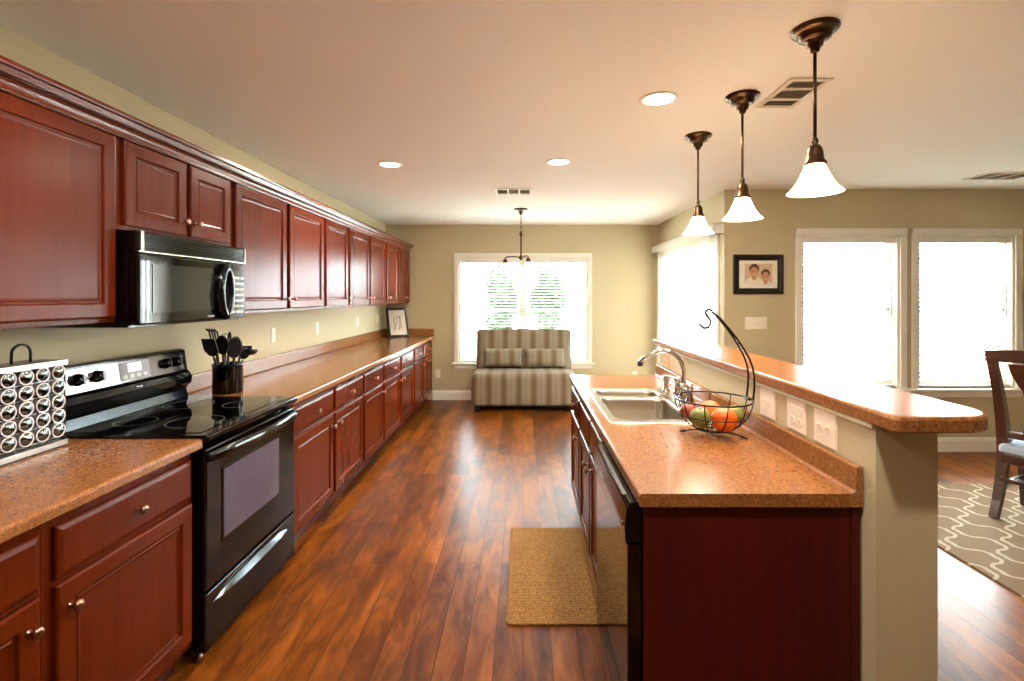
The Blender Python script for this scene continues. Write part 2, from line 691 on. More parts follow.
def blind(label, hole, plane, tilt, pitch=0.042, wand=True, slat='slat'):
    x0, x1, z0, z1 = hole
    x0 += .028
    x1 -= .028
    yc = plane + 0.030
    root = thing('window_blind', label, 'blind', ((x0 + x1) / 2, yc, z0), group='white slatted window blinds')
    w = (x1 - x0) / 2
    H = z1 - z0
    MB().box(-w, w, -.028, .026, H - .075, H - .024, 0.004).build('head_rail', 'trim', root)
    mb = MB()
    n = int((H - .13) / pitch)
    for i in range(n):
        z = H - .095 - i * pitch
        hw = 0.0235
        dy, dz = hw * cos(tilt), hw * sin(tilt)
        mb.rings([[(x, -dy, z - dz), (x, 0, z + .0025), (x, dy, z + dz)] for x in (-w + .004, w - .004)], False, False, closed=False)
    mb.build('slats', slat, root, recalc=False)
    MB().box(-w + .004, w - .004, -.022, .022, .012, .030, 0.003).build('bottom_rail', 'trim', root)
    for f in (-0.62, 0.0, 0.62):
        mb = MB()
        for yy in (-.0245, .0245):
            mb.tube([(w * f, yy, .03), (w * f, yy, H - .075)], 0.0011, 4)
        mb.build('ladder_cord', 'trim', root)
    if wand:
        MB().tube([(w * .86, -.036, H - .07), (w * .87, -.040, H * .47)], 0.004, 8).build('tilt_wand', 'grey_print', root)
        MB().lathe([(0.001, 0.0), (.006, .004), (.008, .022), (.004, .04), (.001, .042)], (w * .80, -.038, H * .50), 10).build('cord_tassel', 'grey_print', root)
    return root


blind('white slatted blind in the nook window behind the settee', FW, YF, radians(-17), slat='slat_solid')
blind('white slatted blind in the dining window nearer the framed portrait', W1, YD, radians(40))
blind('white slatted blind in the dining window directly behind the dining chair', W2, YD, radians(40))

# ---- patio door and its vertical blind
dr = struct_empty('door_1')
mb = MB()
for y0, y1 in ((PD[0], PD[0] + .05), (PD[1] - .05, PD[1])):
    mb.box(XN + .02, XN + .13, y0, y1, 0, PD[3])
mb.box(XN + .02, XN + .13, PD[0], PD[1], PD[3] - .05, PD[3])
mb.box(XN + .02, XN + .13, PD[0], PD[1], 0, .03)
mb.build('door_frame', 'trim', dr)
mb = MB()
for y0, y1 in ((PD[0] - .06, PD[0]), (PD[1], PD[1] + .06)):
    mb.box(XN - .016, XN, y0, y1, 0, PD[3] + .06, .004)
mb.box(XN - .016, XN, PD[0] - .06, PD[1] + .06, PD[3], PD[3] + .06, .004)
mb.build('door_casing', 'trim', dr)
ym = (PD[0] + PD[1]) / 2
for k, (a, b) in enumerate(((PD[0] + .05, ym + .035), (ym - .035, PD[1] - .05))):
    x = XN + .05 + .035 * k
    mb = MB()
    s = 0.07
    mb.box(x, x + .03, a, a + s, .03, PD[3] - .05)
    mb.box(x, x + .03, b - s, b, .03, PD[3] - .05)
    mb.box(x, x + .03, a + s, b - s, .03, .13)
    mb.box(x, x + .03, a + s, b - s, PD[3] - .12, PD[3] - .05)
    p = mb.build('door_panel', 'trim', dr)
    MB().box(x + .012, x + .018, a + s, b - s, .13, PD[3] - .12).build('door_pane', 'glass', p)
vb = thing('vertical_blind', 'white vertical vane blind with a valance over the glass patio door', 'blind', (XN, 4.70, 2.07))
mb = MB()
mb.box(-.10, -.088, -.05, 2.22, 0.0, .092, .003)
mb.box(-.10, 0, -.05, -.038, 0.0, .092, .003)
mb.box(-.10, 0, 2.208, 2.22, 0.0, .092, .003)
mb.box(-.10, 0, -.05, 2.22, .085, .092)
mb.build('valance', 'trim', vb)
MB().box(-.065, -.03, -.02, 2.19, .045, .075).build('head_rail', 'trim', vb)
mb = MB()
nv = 25
for i in range(nv):
    y = 0.30 + i * (2.16 - 0.30) / (nv - 1)
    a = radians(14)
    if i == 0:
        a = radians(84)
    hw = .0445
    dy, dx = hw * cos(a), hw * sin(a)
    z0, z1 = -2.05, .045
    pts = [(-.0475 - dx, y - dy), (-.0475 + .006, y), (-.0475 + dx, y + dy)]
    mb.rings([[(px, py, z) for px, py in pts] for z in (z0, z1)], False, False, closed=False)
mb.build('vanes', 'vane', vb, recalc=False)

# ------------------------------------------------------------------ outdoors
struct(MB().box(-30, 40, YF + .16, 60, -.35, -.15).box(XN + .17, 40, YD + .16, YF + .16, -.35, -.15).build('ground', 'ground'))


def tree(label, x, y, h, r, seed, group='trees outside the nook window'):
    rnd = random.Random(seed)
    root = thing('garden_tree', label, 'tree', (x, y, -.15), group=group)
    mb = MB()
    mb.tube([(0, 0, 0), (.03, .02, h * .3), (-.02, .03, h * .6), (0, 0, h * .85)], [.11, .09, .06, .02], 8)
    for k in range(7):
        a = rnd.uniform(0, 2 * pi)
        z = h * rnd.uniform(.3, .6)
        mb.tube([(0, 0, z), (cos(a) * r * .4, sin(a) * r * .4, z + h * .12), (cos(a) * r * .8, sin(a) * r * .8, z + h * .2)], [.04, .025, .01], 6)
    mb.build('trunk', 'bark', root)
    mb = MB()
    for k in range(2600):
        while True:
            p = Vector((rnd.uniform(-1, 1), rnd.uniform(-1, 1), rnd.uniform(-1, 1)))
            if p.length < 1:
                break
        lump = 0.75 + .25 * sin(p.x * 5 + seed) * cos(p.z * 6)
        c = Vector((p.x * r * lump, p.y * r * lump, h * .60 + p.z * h * .38 * lump))
        n = Vector((rnd.gauss(0, 1), rnd.gauss(0, 1), rnd.gauss(0, 1))).normalized()
        u = n.orthogonal().normalized()
        w = n.cross(u)
        s = rnd.uniform(.06, .12)
        mb.face([mb.v(c - u * s), mb.v(c - w * s * .5 + n * .01), mb.v(c + u * s), mb.v(c + w * s * .5 + n * .01)])
    mb.build('foliage', 'leaf', root, recalc=False)
    return root


tree('leafy green tree seen through the blind left of centre in the nook window', -.40, 9.0, 2.5, .33, 3)
tree('leafy green tree seen through the blind right of centre in the nook window', .46, 9.0, 2.6, .38, 5)


# ------------------------------------------------------------------ cabinets
def panel_front(name, y0, y1, z0, z1, parent, kind='door', mat='cherry'):
    """raised-frame door or slab drawer front; back at x=-.019, face at x=0"""
    if kind == 'door':
        prof = [(0, -.0185), (0, -.006), (.004, -.001), (.008, 0), (.054, 0), (.058, -.003), (.060, -.008), (.066, -.0085), (.070, -.006), (.078, -.0085)]
    else:
        prof = [(0, -.0185), (0, -.008), (.004, -.004), (.010, -.002), (.016, 0)]
    mb = MB()
    mb.rings([[(x, y0 + i, z0 + i), (x, y1 - i, z0 + i), (x, y1 - i, z1 - i), (x, y0 + i, z1 - i)] for i, x in prof])
    return mb.build(name, mat, parent)


def knob(parent, y, z):
    mb = MB()
    mb.lathe([(.0085, -.001), (.0085, .002), (.0055, .005), (.005, .014), (.007, .018), (.0135, .021), (.0155, .026), (.0135, .031), (.007, .034), (.0005, .0345)], (0, y, z), 16, 'x', True, True)
    return mb.build('knob', 'nickel', parent)


def cabinet(name, label, loc, rz, width, zb, zt, depth, fronts, group, toe=False, end=None):
    """fronts: list of (kind, y0, y1, z0, z1, (knob y, knob z) or None)"""
    t = thing(name, label, 'cabinet', loc, rz, group)
    b = -.019
    mb = MB()
    mb.mat('cherry')
    if toe:
        mb.box(-depth, b, 0.0005, width - .0005, .105, zt)
        mb.mat('toe')
        mb.box(-depth, b - .065, 0.0005, width - .0005, 0, .105)
    else:
        mb.box(-depth, b, 0.0005, width - .0005, zb, zt)
    mb.build('carcass', None, t)
    for kind, y0, y1, z0, z1, k in fronts:
        p = panel_front('drawer' if kind == 'drawer' else ('false_front' if kind == 'false' else 'door'), y0, y1, z0, z1, t, 'door' if kind == 'door' else 'drawer')
        if k:
            knob(p, k[0], k[1])
    return t


G_B = 'cherry base cabinets along the left wall'
G_U = 'cherry upper cabinets along the left wall'
XB = -1.283      # base door face
ZDR = (.69, .838)
ZDO = (.135, .672)
DB = 0.64        # carcass depth behind the door face


def base_run(y0, y1, doors, label, wide_drawer=False):
    """doors: list of (a,b,knob side 'L','R') in world y"""
    fr = []
    if wide_drawer:
        a, b = doors[0][0] - y0, doors[-1][1] - y0
        fr.append(('drawer', a, b, *ZDR, ((a + b) / 2, .764)))
    for a, b, s in doors:
        a -= y0
        b -= y0
        if not wide_drawer:
            fr.append(('drawer', a, b, *ZDR, ((a + b) / 2, .764)))
        ky = a + .035 if s == 'L' else b - .035
        fr.append(('door', a, b, *ZDO, (ky, .60)))
    return cabinet('base_cabinet', label, (XB, y0, 0), 0, y1 - y0, 0, .874, DB, fr, G_B, True)


base_run(.72, 1.322, [(.745, 1.305, 'R')], 'cherry base cabinet at the lower left corner of the photo, knob on the door edge')
base_run(1.322, 1.918, [(1.352, 1.905, 'L')], 'cherry base cabinet beside the black range, under the coffee pod rack')
base_run(2.70, 3.955, [(2.745, 3.325, 'R'), (3.365, 3.935, 'L')], 'wide cherry base cabinet just beyond the black range, two drawers over two doors')
base_run(3.955, 4.53, [(3.985, 4.51, 'R')], 'single cherry base cabinet, second beyond the black range')
base_run(4.53, 5.785, [(4.56, 5.13, 'R'), (5.185, 5.755, 'L')], 'wide cherry base cabinet third beyond the range, two drawers over two doors')
base_run(5.785, 6.33, [(5.83, 6.30, 'R')], 'single cherry base cabinet, second from the nook window wall')
base_run(6.33, 6.955, [(6.365, 6.635, 'R'), (6.655, 6.925, 'L')], 'cherry base cabinet at the far end against the nook window wall', True)

XU = -1.60
DU = 0.348
ZU = (1.372, 2.134)
def upper_run(y0, y1, doors, label, zb=ZU[0]):
    fr = []
    for a, b, s in doors:
        a -= y0
        b -= y0
        ky = a + .032 if s == 'L' else b - .032
        fr.append(('door', a, b, zb + .018, 2.106, (ky, zb + .018 + .065)))
    return cabinet('upper_cabinet', label, (XU, y0, 0), 0, y1 - y0, zb, ZU[1], DU, fr, G_U)


upper_run(.72, 1.945, [(.75, 1.31, 'R'), (1.335, 1.93, 'L')], 'large cherry upper cabinet at the left edge, above the coffee pod rack')
upper_run(1.945, 2.705, [(1.972, 2.335, 'R'), (2.362, 2.685, 'L')], 'short cherry upper cabinet directly above the microwave', 1.742)
upper_run(2.705, 3.965, [(2.735, 3.325, 'R'), (3.365, 3.945, 'L')], 'wide cherry upper cabinet just beyond the microwave')
upper_run(3.965, 4.515, [(3.99, 4.49, 'R')], 'single cherry upper cabinet, second beyond the microwave')
upper_run(4.515, 5.75, [(4.54, 5.11, 'R'), (5.155, 5.73, 'L')], 'wide cherry upper cabinet third beyond the microwave, with bright window glare')
upper_run(5.75, 6.33, [(5.785, 6.31, 'L')], 'single cherry upper cabinet, second from the nook window wall')
upper_run(6.33, 6.955, [(6.35, 6.63, 'R'), (6.655, 6.93, 'L')], 'narrow-doored cherry upper cabinet at the far end against the nook window wall')

# crown moulding and light rail
prof = [(-.019, 2.106), (.000, 2.106), (.004, 2.108), (.006, 2.112), (.004, 2.116), (-.006, 2.118), (-.006, 2.127)]
prof += [(-.004 + .020 * (1 - cos(a)), 2.129 + .024 * sin(a)) for a in [pi / 2 * i / 6 for i in range(7)]]
prof += [(.016, 2.156), (.026, 2.156), (.028, 2.160), (.034, 2.172), (.044, 2.176), (.046, 2.180), (.046, 2.192), (-.03, 2.192), (-.03, 2.1345), (-.0185, 2.1345)]
mb = MB()
mb.prism([(XU + x, z) for x, z in prof], 'y', .72, 6.955)
tag(mb.build('crown_molding', 'cherry_polished', None), 'cherry crown molding running along the tops of all upper cabinets', 'molding')

# ------------------------------------------------------------------ countertops
ZT = .914
def nose(xf, zt, zb, sgn):
    """front lip, rolled; from top to bottom. sgn=+1 lip faces +x"""
    r = .012
    return [(xf - sgn * r * (1 - sin(a)), zt - r * (1 - cos(a))) for a in [pi / 2 * i / 5 for i in range(6)]] + [(xf, zb + .004), (xf - sgn * .004, zb)]


def counter_profile(xf, xb, zt, zb, sgn):
    return [(xb, zt)] + nose(xf, zt, zb, sgn) + [(xb, zb)]


def splash_profile(xb, zt, h, sgn):
    """cove then upright with a rounded top; back at xb, sgn = +1 when the room is towards +x"""
    t = .019
    p = [(xb, zt + .0005), (xb, zt + h)]
    p += [(xb + sgn * (t - .007 + .007 * sin(a)), zt + h - .007 + .007 * cos(a)) for a in [pi / 2 * i / 4 for i in range(5)]]
    p += [(xb + sgn * (t + .012 * (1 - cos(a))), zt + .012 - .012 * sin(a) + .0005) for a in [pi / 2 * i / 4 for i in range(1, 5)]]
    return p


def left_counter(y0, y1, label, far_splash=False):
    mb = MB()
    mb.prism(counter_profile(-1.258, XL + .001, ZT, .876, 1), 'y', y0, y1)
    c = mb.build('countertop', 'laminate')
    c.location = (0, 0, 0)
    tag(c, label, 'countertop', 'laminate countertops')
    mb = MB()
    mb.prism(splash_profile(XL + .001, ZT, .10, 1), 'y', y0, y1)
    if far_splash:
        p = [(YF - .001 - (x - XL - .001), z) for x, z in splash_profile(XL + .001, ZT, .10, 1)]
        mb.prism(p, 'x', XL + .022, -1.262)
    mb.build('backsplash', 'laminate', c)
    return c


left_counter(.72, 1.922, 'speckled orange-brown laminate countertop left of the black range, under the pod rack')
left_counter(2.698, YF - .001, 'long speckled laminate countertop from the black range to the nook window wall', True)

# island counter: front lip faces -x
XI0, XI1 = .33, .965
YI0, YI1 = 1.39, 3.49
SX0, SX1, SY0, SY1 = .405, .885, 2.17, 2.94      # sink cut-out
mb = MB()
pr = counter_profile(XI0, XI1, ZT, .876, -1)
mb.prism(pr, 'y', YI0, SY0)
mb.prism(pr, 'y', SY1, YI1)
mb.prism(counter_profile(XI0, SX0, ZT, .876, -1), 'y', SY0, SY1)
mb.box(SX1, XI1, SY0, SY1, .876, ZT)
ic = mb.build('countertop', 'laminate')
tag(ic, 'speckled laminate countertop on the island, holding the sink and fruit basket', 'countertop', 'laminate countertops')
mb = MB()
mb.prism(splash_profile(XI1, ZT, .076, -1), 'y', YI0, YI1)
mb.build('backsplash', 'laminate', ic)

# ------------------------------------------------------------------ island half wall and bar top
struct(MB().box(.97, 1.14, 1.347, 3.49, 0, 1.1225).build('wall_island', 'wall'))
struct(MB().box(.958, .970, 1.347, 3.49, 1.108, 1.1225, .003).build('trim_1', 'wall'))
struct(MB().prism([(1.14, 0), (1.156, 0), (1.156, BB - .03), (1.146, BB), (1.14, BB)], 'y', 1.347, 3.49).build('baseboard_island', 'trim'))
out = ([(.955, 3.60), (.955, 1.263), (.963, 1.255)] + arc(1.15, 1.355, .10, -pi / 2, 0, 8) + [(1.25, 3.60)])
lay = []
for ins, z in ((.004, 1.123), (0, 1.127), (0, 1.155), (.003, 1.162), (.009, 1.165)):
    cx, cy = 1.10, 2.43
    lay.append([(x + (ins if x < cx else -ins), y + (ins if y < cy else -ins), z) for x, y in out])
bar = MB().rings(lay).build('bar_top', 'laminate')
tag(bar, 'raised speckled laminate bar top on the half wall beside the island', 'bar counter')

# ------------------------------------------------------------------ island cabinets (face -x)
G_I = 'cherry cabinets under the island counter'
XIF = .338
def island_cab(y0, y1, fronts, label):
    fr = [(k, y1 - b, y1 - a, z0, z1, None if kn is None else (y1 - kn[0], kn[1])) for k, a, b, z0, z1, kn in fronts]
    return cabinet('base_cabinet', label, (XIF, y1, 0), pi, y1 - y0, 0, .874, .622, fr, G_I, True)


# the sink base stays open at the top so the bowls hang inside
def sink_base(y0, y1, label):
    t = thing('sink_cabinet', label, 'cabinet', (XIF, y1, 0), pi, G_I)
    w = y1 - y0
    mb = MB()
    mb.mat('cherry')
    mb.box(-.622, -.02, 0.0005, .018, .105, .874)
    mb.box(-.622, -.02, w - .018, w - .0005, .105, .874)
    mb.box(-.622, -.02, 0.018, w - .018, .105, .123)
    mb.box(-.622, -.612, 0.018, w - .018, .123, .874)
    mb.box(-.038, -.019, 0.0005, w - .0005, .105, .874)
    mb.mat('toe')
    mb.box(-.622, -.084, 0.0005, w - .0005, 0, .105)
    mb.build('carcass', None, t)
    for a, b, s in ((y0 + .02, (y0 + y1) / 2 - .012, 1), ((y0 + y1) / 2 + .012, y1 - .02, 0)):
        la, lb = y1 - b, y1 - a
        panel_front('false_front', la, lb, *ZDR, t, 'drawer')
        p = panel_front('door', la, lb, *ZDO, t, 'door')
        knob(p, la + .035 if s else lb - .035, .60)
    return t


sink_base(2.04, 2.96, 'cherry sink cabinet in the middle of the island with a pair of knobs')
island_cab(2.96, 3.47, [('drawer', 2.985, 3.45, *ZDR, (3.22, .764)), ('door', 2.985, 3.45, *ZDO, (3.01, .60))], 'cherry drawer cabinet at the far end of the island')
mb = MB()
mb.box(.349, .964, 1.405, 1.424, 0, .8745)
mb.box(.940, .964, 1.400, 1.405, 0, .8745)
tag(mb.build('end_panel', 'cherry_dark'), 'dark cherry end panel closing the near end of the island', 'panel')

# ------------------------------------------------------------------ dishwasher
dw = thing('dishwasher', 'glossy black dishwasher under the near end of the island counter', 'dishwasher', (.348, 1.73, 0))
mb = MB()
mb.box(0.002, .60, -.303, .303, .10, .872)
mb.box(.06, .60, -.30, .30, 0, .10)
mb.build('tub', 'black_matte', dw)
MB().box(-.043, .001, -.303, .303, .125, .752, .006).build('door', 'black_glass', dw)
mb = MB()
mb.prism([(-.050, .758), (-.052, .80), (-.046, .855), (-.036, .873), (.001, .873), (.001, .758)], 'y', -.303, .303)
cp = mb.build('control_panel', 'black_gloss', dw)
MB().box(-.047, -.035, -.25, .25, .8735, .8765).build('button_strip', 'silver', cp)
MB().box(-.0535, -.050, .08, .16, .790, .802).build('badge', 'grey_print', cp)
MB().lathe([(.006, 0), (.008, -.003), (.006, -.006), (.0005, -.0065)], (-.051, -.27, .80), 12, 'x', False, True).build('button', 'silver', cp)
MB().box(-.012, .001, -.303, .303, .02, .118).build('kick_plate', 'black_matte', dw)

# ------------------------------------------------------------------ range
rg = thing('range', 'black freestanding electric range with a glass cooktop and silver control panel', 'stove', (-1.25, 1.93, 0))
W = .76
mb = MB()
mb.box(-.68, -.045, 0.001, W - .001, .055, .895)
mb.build('body', 'black_gloss', rg)
for yy in (.05, W - .05):
    for xx in (-.06, -.62):
        MB().lathe([(.012, 0), (.016, .004), (.016, .02), (.008, .024), (.008, .056)], (xx, yy, 0), 12, 'z', True, True).build('foot', 'nickel', rg)
# cooktop
mb = MB()
mb.box(-.655, .012, -.004, W + .004, .897, .925, .007)
ck = mb.build('cooktop', 'black_gloss', rg)
mb = MB()
mb.box(-.585, -.045, .035, W - .035, .925, .9275)
mb.build('cooktop_glass', 'black_glass', ck)
for (xx, yy, r) in ((-.18, .21, .11), (-.18, .55, .08), (-.44, .21, .08), (-.44, .55, .11)):
    mb = MB()
    mb.lathe([(r - .003, .9277), (r - .003, .9281), (r, .9281), (r, .9277)], (xx, yy, 0), 40)
    mb.build('burner_ring', 'ring_print', ck)
# oven door
mb = MB()
mb.box(-.045, -.002, .004, W - .004, .302, .868, .008)
od = mb.build('oven_door', 'black_gloss', rg)
MB().box(-.004, .001, .105, .59, .452, .765, .002).build('door_window_trim', 'black_glass', od)
MB().box(-.003, .0018, .118, .577, .466, .752, .001).build('door_window', 'oven_window', od)
# bowed handle across the top of the door
mb = MB()
path = [(-.012, .012, .835), (.018, .035, .838), (.030, .08, .840)] + [(.030 + .022 * sin(pi * i / 10), .08 + (W - .16) * i / 10, .842) for i in range(1, 10)] + [(.030, W - .08, .840), (.018, W - .035, .838), (-.012, W - .012, .835)]
mb.tube(path, .019, 12, flat=(1.15, .8))
mb.build('handle', 'black_gloss', od)
# warming drawer
mb = MB()
mb.box(-.045, -.002, .004, W - .004, .062, .294, .006)
dd = mb.build('drawer', 'black_gloss', rg)
MB().box(-.004, .002, .006, W - .006, .287, .294, .001).build('drawer_edge', 'silver', dd)
mb = MB()
lo, hi = [], []
N = 16
for i in range(N + 1):
    s = i / N
    y = .05 + .61 * s
    b = sin(pi * s)
    lo.append((y, .236 + .002 * b, b))
    hi.append((y, .240 + .034 * b ** .45, b))
rings = []
for (y, zl, b), (_, zh, _) in zip(lo, hi):
    d = .003 + .020 * b ** .5
    rings.append([(-.003, y, zl), (d, y, zl + .004), (d + .002, y, zl + .009), (d * .3, y, zh - .002), (-.003, y, zh)])
mb.rings(rings)
mb.build('drawer_pull', 'gunmetal', dd)
# backguard
mb = MB()
prof = [(-.690, .925), (-.690, 1.184), (-.628, 1.188), (-.608, 1.180), (-.592, 1.072), (-.578, 1.060), (-.566, 1.035), (-.570, 1.005), (-.592, .985), (-.600, .965), (-.588, .926)]
mb.prism(prof, 'y', 0.0, W)
bgd = mb.build('backguard', 'black_gloss', rg)
# tilted silver control panel on the backguard face
nx, nz = Vector((.108, 0, .016)).normalized().x, Vector((.108, 0, .016)).normalized().z
def on_guard(u, d):
    """u from 0 (lower edge) to 1 (upper edge) of the tilted face, d outwards"""
    return (-.592 + (-.608 + .592) * u + nx * d, 1.072 + .108 * u + nz * d)
def guard_slab(y0, y1, u0, u1, d0, d1):
    mb = MB()
    mb.prism([on_guard(u0, d0), on_guard(u1, d0), on_guard(u1, d1), on_guard(u0, d1)], 'y', y0, y1)
    return mb
guard_slab(.030, W - .030, .02, .92, -.001, .003).build('control_panel', 'silver', bgd)
guard_slab(.315, .49, .10, .86, .003, .005).build('clock_bezel', 'grey_print', bgd)
guard_slab(.36, .44, .42, .80, .005, .0062).build('clock_display', 'display', bgd)
for i in range(4):
    guard_slab(.328 + .04 * i, .350 + .04 * i, .16, .32, .005, .007).build('clock_button', 'light_print', bgd)
for yy in (.10, .194, .60, .672):
    x, z = on_guard(.50, .003)
    k = MB()
    k.lathe([(.026, 0), (.026, .006), (.021, .010), (.019, .026), (.013, .029), (.0005, .029)], (0, 0, 0), 20, 'x', True, True)
    k.box(.012, .033, -.006, .006, -.021, .021, .002)
    o = k.build('control_knob', 'black_gloss', bgd)
    o.location = (x, yy, z)
    o.rotation_euler = (0, -math.atan2(nz, nx), 0)
mb = MB()
mb.lathe([(.0005, 0), (.022, 0), (.022, .003), (.018, .0045), (.0005, .0045)], (0, 0, 0), 24, 'x')
bd = mb.build('badge', 'silver', bgd)
bd.location = (-.5715, .395, 1.048)
bd.scale = (1, 1, .36)
bd.rotation_euler = (0, radians(-25), 0)
MB().prism([(-.599, .968), (-.587, .929), (-.583, .929), (-.595, .969)], 'y', .004, W - .004).build('lower_reflection_strip', 'gunmetal', bgd)  # blue-grey metal colour stands in for a window reflection on black

# ------------------------------------------------------------------ microwave
mw = thing('microwave', 'black over-the-range microwave with vents and oval handle', 'microwave', (XL, 1.9475, 1.345))
W = .755
D = .42
MB().box(.004, D - .038, 0, W, 0.004, .392).build('housing', 'black_gloss', mw)
mb = MB()
mb.mat('black_gloss')
mb.box(D - .04, D - .012, .002, W - .002, .312, .392)
for i in range(7):
    z = .322 + i * .0095
    mb.prism([(D - .014, z), (D - .002, z - .003), (D - .001, z + .001), (D - .014, z + .0045)], 'y', .035, W - .012)
mb.mat('steel')
mb.box(D - .014, D + .001, .004, W - .004, .307, .312)
mb.box(D - .014, D + .001, .014, .030, .312, .392)
mb.box(D - .014, D + .001, W - .010, W - .003, .312, .392)
mb.build('vent_grille', None, mw)
mb = MB()
mb.box(D - .04, D, .004, .598, .012, .304, .008)
md = mb.build('door', 'black_glass', mw)
MB().box(D - .002, D + .002, .075, .475, .062, .262, .001).build('door_window', 'mw_window', md)
mb = MB()
n = 28
rr = []
cy, cz = .545, .152
for (ry, rz_, x) in ((.060, .142, D - .001), (.062, .145, D + .012), (.056, .138, D + .034), (.044, .122, D + .040), (.030, .098, D + .036), (.026, .092, D + .020), (.026, .092, D + .002)):
    rr.append([(x, cy + ry * cos(2 * pi * i / n) * (1 - .12 * abs(sin(2 * pi * i / n))), cz + rz_ * sin(2 * pi * i / n)) for i in range(n)])
mb.rings(rr, False, False, True)
mh = mb.build('handle', 'black_gloss', md)
mb = MB()
mb.rings([[(x, cy + .026 * cos(2 * pi * i / n) * .9, cz + .092 * sin(2 * pi * i / n)) for i in range(n)] for x in (D + .0005, D + .003)])
mb.build('handle_recess', 'grey_print', mh)
mb = MB()
mb.box(D - .04, D - .001, .604, W - .002, .012, .304, .004)
mp = mb.build('control_panel', 'black_gloss', mw)
MB().box(D - .002, D + .001, .632, .738, .266, .290).build('clock_display', 'mw_window', mp)
for r in range(7):
    for c in range(3):
        w_ = .028
        MB().box(D - .002, D + .0012, .630 + c * .038, .630 + c * .038 + w_, .040 + r * .030, .052 + r * .030).build('button', 'light_print', mp)
MB().box(D - .001, D + .001, .43, .48, .028, .036).build('badge', 'grey_print', md)

# ------------------------------------------------------------------ sink and faucet
sk = thing('kitchen_sink', 'double bowl stainless steel sink set in the island counter', 'sink', (0, 0, ZT))
bowls = [(.418, .775, 2.205, 2.690), (.418, .775, 2.720, 2.915)]
bm = MB()
outer = rrect(.385, .893, 2.150, 2.955, .03, 5)
def loop_edges(mb, pts):
    vs = [mb.v(p) for p in pts]
    es = [mb.bm.edges.new((vs[i], vs[(i + 1) % len(vs)])) for i in range(len(vs))]
    return vs, es
edges = []
vo, eo = loop_edges(bm, [(x, y, .006) for x, y in outer])
edges += eo
holes = []
for b in bowls:
    vh, eh = loop_edges(bm, [(x, y, .006) for x, y in rrect(*b, .055, 6)])
    edges += eh
    holes.append(vh)
bmesh.ops.triangle_fill(bm.bm, use_beauty=True, use_dissolve=False, edges=edges)
# turned-down outer edge
vl = [bm.v((x + (-.004 if x < .64 else .004), y + (-.004 if y < 2.55 else .004), .0008)) for x, y in outer]
for i in range(len(vo)):
    j = (i + 1) % len(vo)
    bm.face([vo[i], vo[j], vl[j], vl[i]], True)
bm.build('sink_deck', 'steel', sk)
for b in bowls:
    mb = MB()
    depth = .185
    rr = []
    for ins, z in ((0, .006), (.004, .002), (.010, -.02), (.018, -depth + .03), (.028, -depth + .008), (.05, -depth)):
        rr.append([(x, y, z) for x, y in rrect(b[0] + ins, b[1] - ins, b[2] + ins, b[3] - ins, max(.02, .055 - ins * .3), 6)])
    mb.rings(rr, False, True, True)
    ob = mb.build('bowl', 'steel', sk, smooth_angle=50)
    cx, cy = (b[0] + b[1]) / 2, (b[2] + b[3]) / 2
    MB().lathe([(.045, 0), (.045, .003), (.036, .004), (.030, -.002), (.001, -.002)], (cx, cy, -depth + .001), 20, 'z').build('drain', 'chrome', ob)

fz = ZT + .006
fc = thing('faucet', 'chrome bridge faucet with an arched spout behind the sink', 'faucet', (.858, 2.62, fz))
mb = MB()
mb.prism(rrect(-.028, .028, -.13, .13, .027, 5), 'z', 0, .012)
mb.build('deck_plate', 'chrome', fc, smooth_angle=40)
mb = MB()
path = [(0, 0, .01), (0, 0, .07), (.002, .0, .12)] + [(-.106 + .108 * cos(a), .008 * (1 - cos(a)), .14 + .122 * sin(a)) for a in [radians(d) for d in range(0, 115, 10)]]
e = path[-1]
path += [(e[0] - .045, .04, e[2] - .028), (e[0] - .075, .05, e[2] - .06)]
mb.tube(path, [.016, .014] + [.0125] * (len(path) - 4) + [.0135, .0145], 14)
mb.lathe([(.026, .010), (.026, .020), (.019, .034), (.016, .05)], (0, 0, 0), 18)
sp = mb.build('spout', 'chrome', fc)
mb = MB()
mb.lathe([(.012, 0), (.015, .004), (.015, .022), (.012, .026)], (e[0] - .077, .05, e[2] - .082), 14, 'z', True, True)
mb.build('aerator', 'black_matte', sp)
for s in (-1, 1):
    mb = MB()
    mb.lathe([(.024, .010), (.024, .018), (.016, .03), (.0145, .075), (.018, .082), (.018, .098), (.010, .106), (.0005, .107)], (0, s * .10, 0), 16)
    mb.tube([(0, s * .10, .090), (-.03, s * .115, .100), (-.065, s * .13, .104)], [.008, .0065, .008], 10)
    mb.build('handle', 'chrome', fc)
MB().tube([(0, -.10, .06), (0, .10, .06)], .009, 12).build('bridge', 'chrome', fc)
sd = thing('sink_sprayer', 'chrome side sprayer standing on the sink deck past the faucet', 'sprayer', (.835, 2.86, fz))
mb = MB()
mb.lathe([(.022, 0), (.022, .006), (.014, .014), (.013, .05), (.017, .06), (.017, .085), (.012, .092), (.0005, .093)], (0, 0, 0), 16, 'z', True)
mb.build('spray_head', 'chrome', sd)

